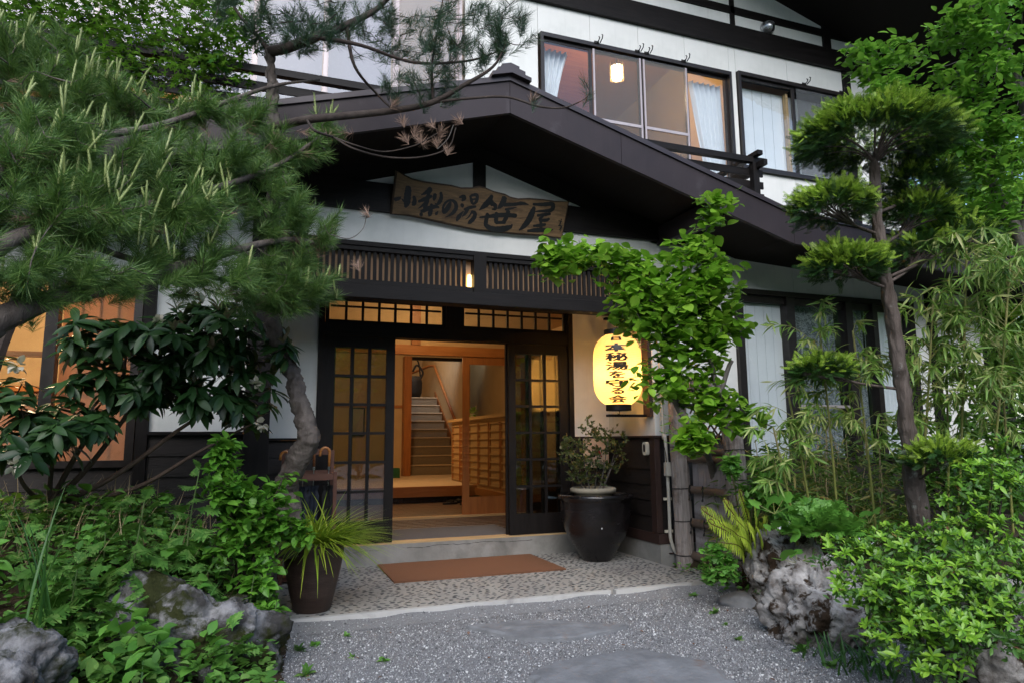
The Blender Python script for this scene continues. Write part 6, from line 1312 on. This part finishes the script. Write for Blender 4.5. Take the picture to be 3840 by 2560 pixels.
for k in range(8):
    a = 2*math.pi*k/8*1.1 + rng.uniform(-.3, .3, len(tg)); el = rng.uniform(.1, .9, len(tg)); d = (F[:, :, 0]*np.cos(a)[:, None]+F[:, :, 2]*np.sin(a)[:, None])*np.cos(el)[:, None]+ax*np.sin(el)[:, None]; s = rng.uniform(.026, .052, len(tg))*whs*(rng.random(len(tg)) > .16)
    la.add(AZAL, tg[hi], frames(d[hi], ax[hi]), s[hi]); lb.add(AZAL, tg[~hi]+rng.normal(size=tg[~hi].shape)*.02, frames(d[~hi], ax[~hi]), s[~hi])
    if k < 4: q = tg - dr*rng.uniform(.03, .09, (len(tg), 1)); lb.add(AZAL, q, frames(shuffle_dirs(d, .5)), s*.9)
lo_ = LEAVES(); q = tg[rng.random(len(tg)) < .10]; lo_.add(AZAL, q-[0, 0, .02], frames(norm(rng.normal(size=q.shape))), rng.uniform(.02, .04, len(q))); lo_.build('withered_leaves', 'dead_frond', az)
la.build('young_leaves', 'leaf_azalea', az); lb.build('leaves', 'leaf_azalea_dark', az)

# --- fern
fe = thing('fern', (3.78, 4.72, .05), 'yellow-green fern with curled tips and brown base beside the bamboo fence', 'fern')
B0 = Vector((3.78, 4.70, .10)); fl = LEAVES(); fs = MB()
TIPS = [(3.023, 4.241, 0.709), (3.009, 4.15, 0.635), (3.229, 4.266, 0.755), (3.394, 4.304, 0.814), (3.431, 4.193, 0.744), (3.456, 4.087, 0.677), (3.082, 4.006, 0.701), (3.268, 3.954, 0.59), (2.931, 3.979, 0.535), (3.111, 3.894, 0.657), (3.135, 4.214, 0.623), (3.047, 3.929, 0.587), (3.492, 4.192, 0.608)]
for k, tip in enumerate(TIPS):
    tip = Vector(tip); m1 = B0.lerp(tip, .5) + Vector((0, 0, .10)) + (B0-tip).cross(Vector((0, 0, 1)))*.04
    end = [tuple(tip+Vector((.03*math.cos(q), 0, .03*math.sin(q)))) for q in (1.6, .3, -1.2)] if k < 5 else []
    Q = smooth_path([tuple(B0+Vector((rng.normal()*.04, rng.normal()*.03, 0))), tuple(m1), tuple(tip)]+end, 10); fs.tube(Q, list(np.linspace(.006, .0018, len(Q))), 5)
    Q = np.array(Q); m_ = 26; u = np.linspace(.28, .97, m_)*(min(len(Q)-1, 20 if not end else 24)); p = np.stack([np.interp(u, np.arange(len(Q)), Q[:, c_]) for c_ in range(3)], 1); tg_ = norm(np.gradient(p, axis=0))
    sid = norm(np.cross(tg_, np.tile([.25, -.9, .35], (m_, 1)))); w_ = np.interp(np.linspace(0, 1, m_), [0, .25, .6, 1], [.05, .095, .08, .012])
    for s in (-1, 1): d = norm(sid*s + tg_*.35 + rng.normal(size=p.shape)*.06); fl.add(FROND, p, frames(d, np.tile([.25, -.9, .35], (m_, 1))), w_)
fs.build('stalks', 'dead_frond', fe); fl.build('fronds', 'leaf_fern', fe)
ds = LEAVES(); n = 260; d = norm(np.c_[rng.normal(size=(n, 2))*.35, np.ones(n)*np.where(rng.random(n) < .3, -.2, 1)]); ds.add(strip_leaf([.012, .012, .010, .004], .5, .3), np.c_[3.78+rng.normal(size=n)*.05, 4.70+rng.normal(size=n)*.05, rng.uniform(.03, .16, n)], frames(d), rng.uniform(.08, .26, n)); ds.build('dead_fronds', 'dead_frond', fe)
ff = thing('fern', (-0.801, 3.688, 0.18), 'light green fern frond in the bottom corner', 'fern'); fl = LEAVES(); Q = np.array(smooth_path([(-0.904, 3.676, 0.152), (-0.825, 3.689, 0.226), (-0.696, 3.744, 0.264)], 12)); m_ = len(Q); tg_ = norm(np.gradient(Q, axis=0)); sid = norm(np.cross(tg_, np.tile([0, -.5, .8], (m_, 1))))
for s in (-1, 1): fl.add(strip_leaf([.2, .28, .2, .02], .1, .1), Q, frames(norm(sid*s+tg_*.3), np.tile([0, -.5, .8], (m_, 1))), np.linspace(.10, .03, m_))
fl.build('frond', 'leaf_fern', ff); MB().tube([tuple(q) for q in Q], .003, 5).build('stalk', 'culm', ff)

bush('evergreen_shrub', (6.0, 4.6, .38), [bl((5.7, 4.7, .95), .45, .35, .40), bl((6.3, 4.4, 1.1), .45, .4, .5), bl((6.9, 4.2, 1.3), .5, .4, .6), bl((5.4, 3.9, .85), .35, .3, .3)], 520, 'leaf_azalea_dark', 'dark green evergreen shrub behind the azalea and bamboo', 'shrub', 'twig_dark', OVATE, (.06, .11), 6, .08, .1, .008)
# --- smaller plants of the right bed
bush('leafy_shrub', (4.05, 5.1, .1), [bl((3.599, 4.392, 0.801), .11, .10, .16), bl((3.723, 4.372, 0.981), .12, .12, .15), bl((3.319, 4.298, 1.031), .04, .06, .10, .002), bl((3.758, 4.288, 0.743), .12, .12, .12)], 130, 'leaf_cover', 'fresh green leafy shrub rising between the fence and the bamboo', 'shrub', 'culm', OVATE, (.05, .085), 5, .05, .1)
bush('lobed_shrub', (3.72, 4.95, .03), [bl((3.158, 4.296, 0.387), .13, .12, .12), bl((3.171, 4.198, 0.291), .14, .12, .10), bl((3.097, 4.286, 0.244), .12, .1, .08)], 110, 'leaf_cover', 'lobed green plant at the foot of the bamboo fence', 'plant', 'culm', LOBED, (.022, .042), 5, .04, .3, .004)
def rosette(b, n, sz, tmpl, m_, label, name='wild_herb', el=(.2, 1.0), cat='plant', stem=.0):
    t = thing(name, b, label, cat); a = np.arange(n)*2.4; e = rng.uniform(*el, n); d = np.c_[np.cos(a)*np.cos(e), np.sin(a)*np.cos(e), np.sin(e)]
    s = rng.uniform(.7, 1.1, n)*sz; p = np.tile(b, (n, 1))+d*stem*s[:, None]; LEAVES().add(tmpl, p, frames(d, roll=rng.normal(size=n)*.45), s).build('leaves', m_, t)
    if stem:
        mb = MB()
        for q in p: mb.tube([tuple(b), tuple(q)], .002, 4)
        mb.build('stalks', 'culm', t)
    return t
BUR = star_leaf(7, .96)
for c, s, lab in (((3.357, 3.903, 0.707), .07, 'round butterbur leaf behind the tall boulder'), ((3.294, 3.647, 0.424), .062, 'round butterbur leaves hanging over the tall boulder'), ((3.781, 3.976, 0.617), .065, 'butterbur half hidden by feathery leaves'), ((3.406, 3.906, 0.571), .055, 'butterbur just over the tall boulder'), ((4.056, 3.766, 0.626), .065, 'butterbur below the bamboo canes')):
    rosette(c, 5, s, BUR, 'leaf_cover', lab, 'butterbur', (.0, .9), 'plant', 1.6)
for c, s, lab in (((3.51, 3.871, 0.552), .17, 'feathery pale green herb just behind the tall boulder'), ((3.609, 3.777, 0.576), .17, 'feathery pale green herb in the middle of the patch'), ((3.705, 3.689, 0.564), .16, 'feathery pale green herb nearest the azalea'), ((3.634, 3.921, 0.63), .16, 'feathery pale green herb at the back of the patch'), ((3.792, 3.863, 0.629), .16, 'feathery pale green herb under the bamboo canes')):
    rosette(c, 22, s, CUT, 'leaf_cover', lab, 'feathery_herb', (.3, 1.35), 'plant', .2)
fw = LEAVES(); p = np.array([(3.381, 3.795, 0.655), (3.323, 3.82, 0.629), (3.63, 3.389, 0.596), (3.654, 3.384, 0.571), (3.583, 3.409, 0.58), (3.703, 3.37, 0.546), (3.483, 3.562, 0.524)]); p = np.repeat(p, 4, 0)+rng.normal(size=(28, 3))*.008; d = norm(rng.normal(size=(28, 3))+[0, -.6, .3]); fw.add(ROUND, p, frames(d), .016); o = fw.build('tiny_flowers', 'flower_white', None, kind='stuff'); tag(o, 'tiny white flowers among the feathery herbs', 'flowers')
n = 1500; x = rng.uniform(3.45, 5.2, n); y = rng.uniform(3.0, 5.4, n); z = np.array([right_h(a, b) for a, b in zip(x, y)]); d = norm(np.c_[rng.normal(size=(n, 2)), np.full(n, .4)])
o = LEAVES().add(OVATE, np.c_[x, y, z+rng.uniform(.02, .16, n)], frames(d, roll=rng.normal(size=n)*.4), rng.uniform(.03, .07, n)).build('ground_cover', 'leaf_cover', None, kind='stuff'); tag(o, 'low leaves covering the right bed', 'ground cover')
# weeds
WEED = [((3.573, 5.175, 0), .12, OVATE, 'leaf_cover', 'broad-leaved weed at the end of the edge strip'), ((2.404, 5.055, 0), .045, OVATE3, 'leaf_cover', 'weed by the pavement edge nearest the doormat'), ((2.631, 5.043, 0), .06, OVATE3, 'leaf_cover', 'weed patch along the pavement edge below the jar'), ((2.795, 5.079, 0), .05, OVATE3, 'leaf_cover', 'weed patch at the cracked edge strip'), ((0.732, 4.957, 0), .04, OVATE3, 'leaf_cover', 'weed at the pavement edge near the brown pot'), ((0.578, 4.636, 0), .05, OVATE3, 'leaf_cover', 'weed in the gravel below the brown pot'), ((0.276, 4.428, 0), .07, OVATE3, 'leaf_blade', 'weed in the gravel beside the big boulder'), ((0.372, 4.503, 0), .07, OVATE3, 'leaf_cover', 'weed in the gravel right of the lobed herb'), ((0.554, 4.182, 0), .05, OVATE3, 'leaf_cover', 'two-leaved weed in the open gravel'), ((0.714, 4.051, 0), .07, OVATE, 'leaf_cover', 'weed with broad leaves in the open gravel'), ((0.292, 3.972, 0), .07, OVATE3, 'leaf_cover', 'weed at the bottom of the gravel'), ((3.073, 4.243, 0), .06, OVATE, 'leaf_cover', 'weed in the gravel before the small flat stone'), ((2.943, 3.955, 0), .05, OVATE3, 'leaf_cover', 'weed in the gravel beside the big boulder foot'), ((3.254, 4.757, 0), .06, OVATE3, 'leaf_cover', 'weed between gravel and fence plants'), ((2.807, 3.648, 0), .05, OVATE3, 'leaf_cover', 'weed close to the mottled boulder'), ((2.947, 3.057, 0), .08, OVATE, 'leaf_mugwort', 'dull green weed at the foot of the azalea'), ((2.995, 3.342, 0), .06, OVATE, 'leaf_cover', 'heart-leaved weed under the mottled boulder')]
for b, s, tm, m_, lab in WEED: rosette(b, int(rng.integers(6, 15)), s*rng.uniform(.6, 1.1), tm, m_ if rng.random() < .5 else 'leaf_mugwort', lab, 'weed', (.1, 1.2))
tufts('grass', [(0.332, 5.157, 0), (0.242, 5.117, 0), (0.422, 5.175, 0), (0.539, 5.073, 0)], 420, 'leaf_blade', (.02, .06), .035, 'stuff', 'strip of short moss and grass below the brown pot', 'grass')
tufts('grass', [(3.052, 3.015, 0), (3.205, 3.051, 0), (3.061, 3.209, 0), (3.044, 2.838, 0)], 110, 'leaf_blade', (.06, .18), .06, 'stuff', 'grass at the foot of the azalea', 'grass')

# --- deciduous tree at the upper right
bush('deciduous_tree', (6.6, 4.0, .2), [bl((4.82, 4.087, 4.368), .28, .25, .09), bl((5.028, 3.883, 4.492), .30, .3, .10), bl((4.936, 3.969, 4.156), .3, .25, .08), bl((5.206, 3.77, 4.103), .36, .35, .17), bl((5.422, 3.514, 4.547), .36, .35, .26), bl((5.564, 3.529, 4.113), .34, .35, .26), bl((5.431, 3.746, 3.726), .36, .35, .20), bl((5.629, 3.592, 3.55), .34, .3, .26), bl((5.507, 3.973, 3.473), .3, .3, .16), bl((5.808, 3.805, 3.14), .34, .3, .22), bl((5.794, 4.034, 3.093), .25, .25, .14), bl((4.684, 4.116, 4.506), .12, .12, .05, .004), bl((5.995, 3.796, 2.758), .22, .2, .16)],
     720, 'leaf_tree', 'deciduous tree with fresh oval leaves against the main roof', 'tree', 'bark_grey', OVATE, (.055, .095), 6, .08, .15, .008,
     [([(6.6, 4.0, .1), (6.412, 3.976, 1.998), (6.117, 3.844, 2.853), (5.975, 3.853, 3.127), (5.875, 3.855, 3.356), (5.83, 3.85, 3.493), (5.524, 3.805, 3.815), (5.219, 3.89, 3.997), (4.829, 4.005, 4.18)], [.09, .075, .055, .05, .04, .03, .02, .014, .005]), ([(6.117, 3.844, 2.853), (6.068, 3.647, 3.542), (5.849, 3.538, 4.068), (5.733, 3.533, 4.38), (5.597, 3.551, 4.584), (5.406, 3.58, 4.85)], [.05, .045, .036, .030, .024, .015]), ([(5.83, 3.85, 3.493), (5.824, 3.702, 3.768), (5.884, 3.555, 3.877)], [.02, .014, .008])], .9, .9, 'trunk', 'crown', .002, 0, .15)
# --- trees standing behind the inn's garden
for k, (c, rx, rz, lab, n) in enumerate((((10.6, 7.2, 3.6), 1.9, 2.2, 'bright green tree behind the garden beside the inn wall', 1500), ((13.2, 9.5, 4.8), 2.6, 3.4, 'tall light green tree farther behind the garden', 1700), ((9.9, 4.2, 2.6), 1.1, 1.5, 'light green young tree past the end of the eave', 900), ((14.5, 5.0, 4.0), 2.6, 3.8, 'broad green tree beyond the garden at the side', 1500))):
    bush('garden_tree', (c[0], c[1], 0), [bl(c, rx, rx, rz*.7), bl((c[0]-rx*.4, c[1], c[2]-rz*.5), rx*.7, rx*.7, rz*.4), bl((c[0]+rx*.3, c[1]-.3, c[2]+rz*.4), rx*.7, rx*.7, rz*.4)], n, 'leaf_far', lab, 'tree', 'bark_grey', OVATE, (.12, .22), 6, .25, .0, .02, [([(c[0], c[1], 0), (c[0]+.1, c[1], c[2]*.6), (c[0], c[1], c[2]+rz*.5)], .14)], .5, 1, 'trunk', 'crown', .006, .2, .5)
# --- trees of the garden in front of the inn, seen mirrored in the panes
for k, (c, rx, rz, lab, n) in enumerate((((-5.5, -9.5, 5.2), 2.6, 2.6, 'garden tree mirrored in the upstairs window panes', 420), ((3.5, -12.0, 5.6), 2.8, 3.0, 'garden tree mirrored in the door panes', 480), ((12.0, -8.0, 5.0), 2.6, 2.8, 'garden tree mirrored in the panes beside the yew', 420), ((-6.5, 3.0, 4.8), 2.0, 2.2, 'garden tree shading the left bed outside the frame', 500))):
    bush('garden_tree', (c[0], c[1], 0), [bl(c, rx, rx, rz*.7), bl((c[0]-rx*.4, c[1], c[2]-rz*.4), rx*.8, rx*.8, rz*.4), bl((c[0]+rx*.4, c[1]-.3, c[2]+rz*.3), rx*.8, rx*.8, rz*.4)], n, 'leaf_tree', lab, 'tree', 'bark_grey', OVATE, (.2, .34), 6, .4, .0, .02, [([(c[0], c[1], 0), (c[0]+.1, c[1], c[2]*.6), (c[0], c[1], c[2]+rz*.5)], .16)], .4, 1, 'trunk', 'crown', .008, .2, .8)

n = 150; x = rng.uniform(.2, 3.6, n); y = rng.uniform(2.6, 6.6, n); z = np.where(y > 4.95, .066, .012); d = norm(np.c_[rng.normal(size=(n, 2)), rng.normal(size=n)*.15])
o = LEAVES().add(OVATE3, np.c_[x, y, z], frames(d), rng.uniform(.010, .03, n)).build('fallen_leaves', 'dead_frond', None, kind='stuff'); tag(o, 'small brown fallen leaves on the gravel and pavement', 'leaves')
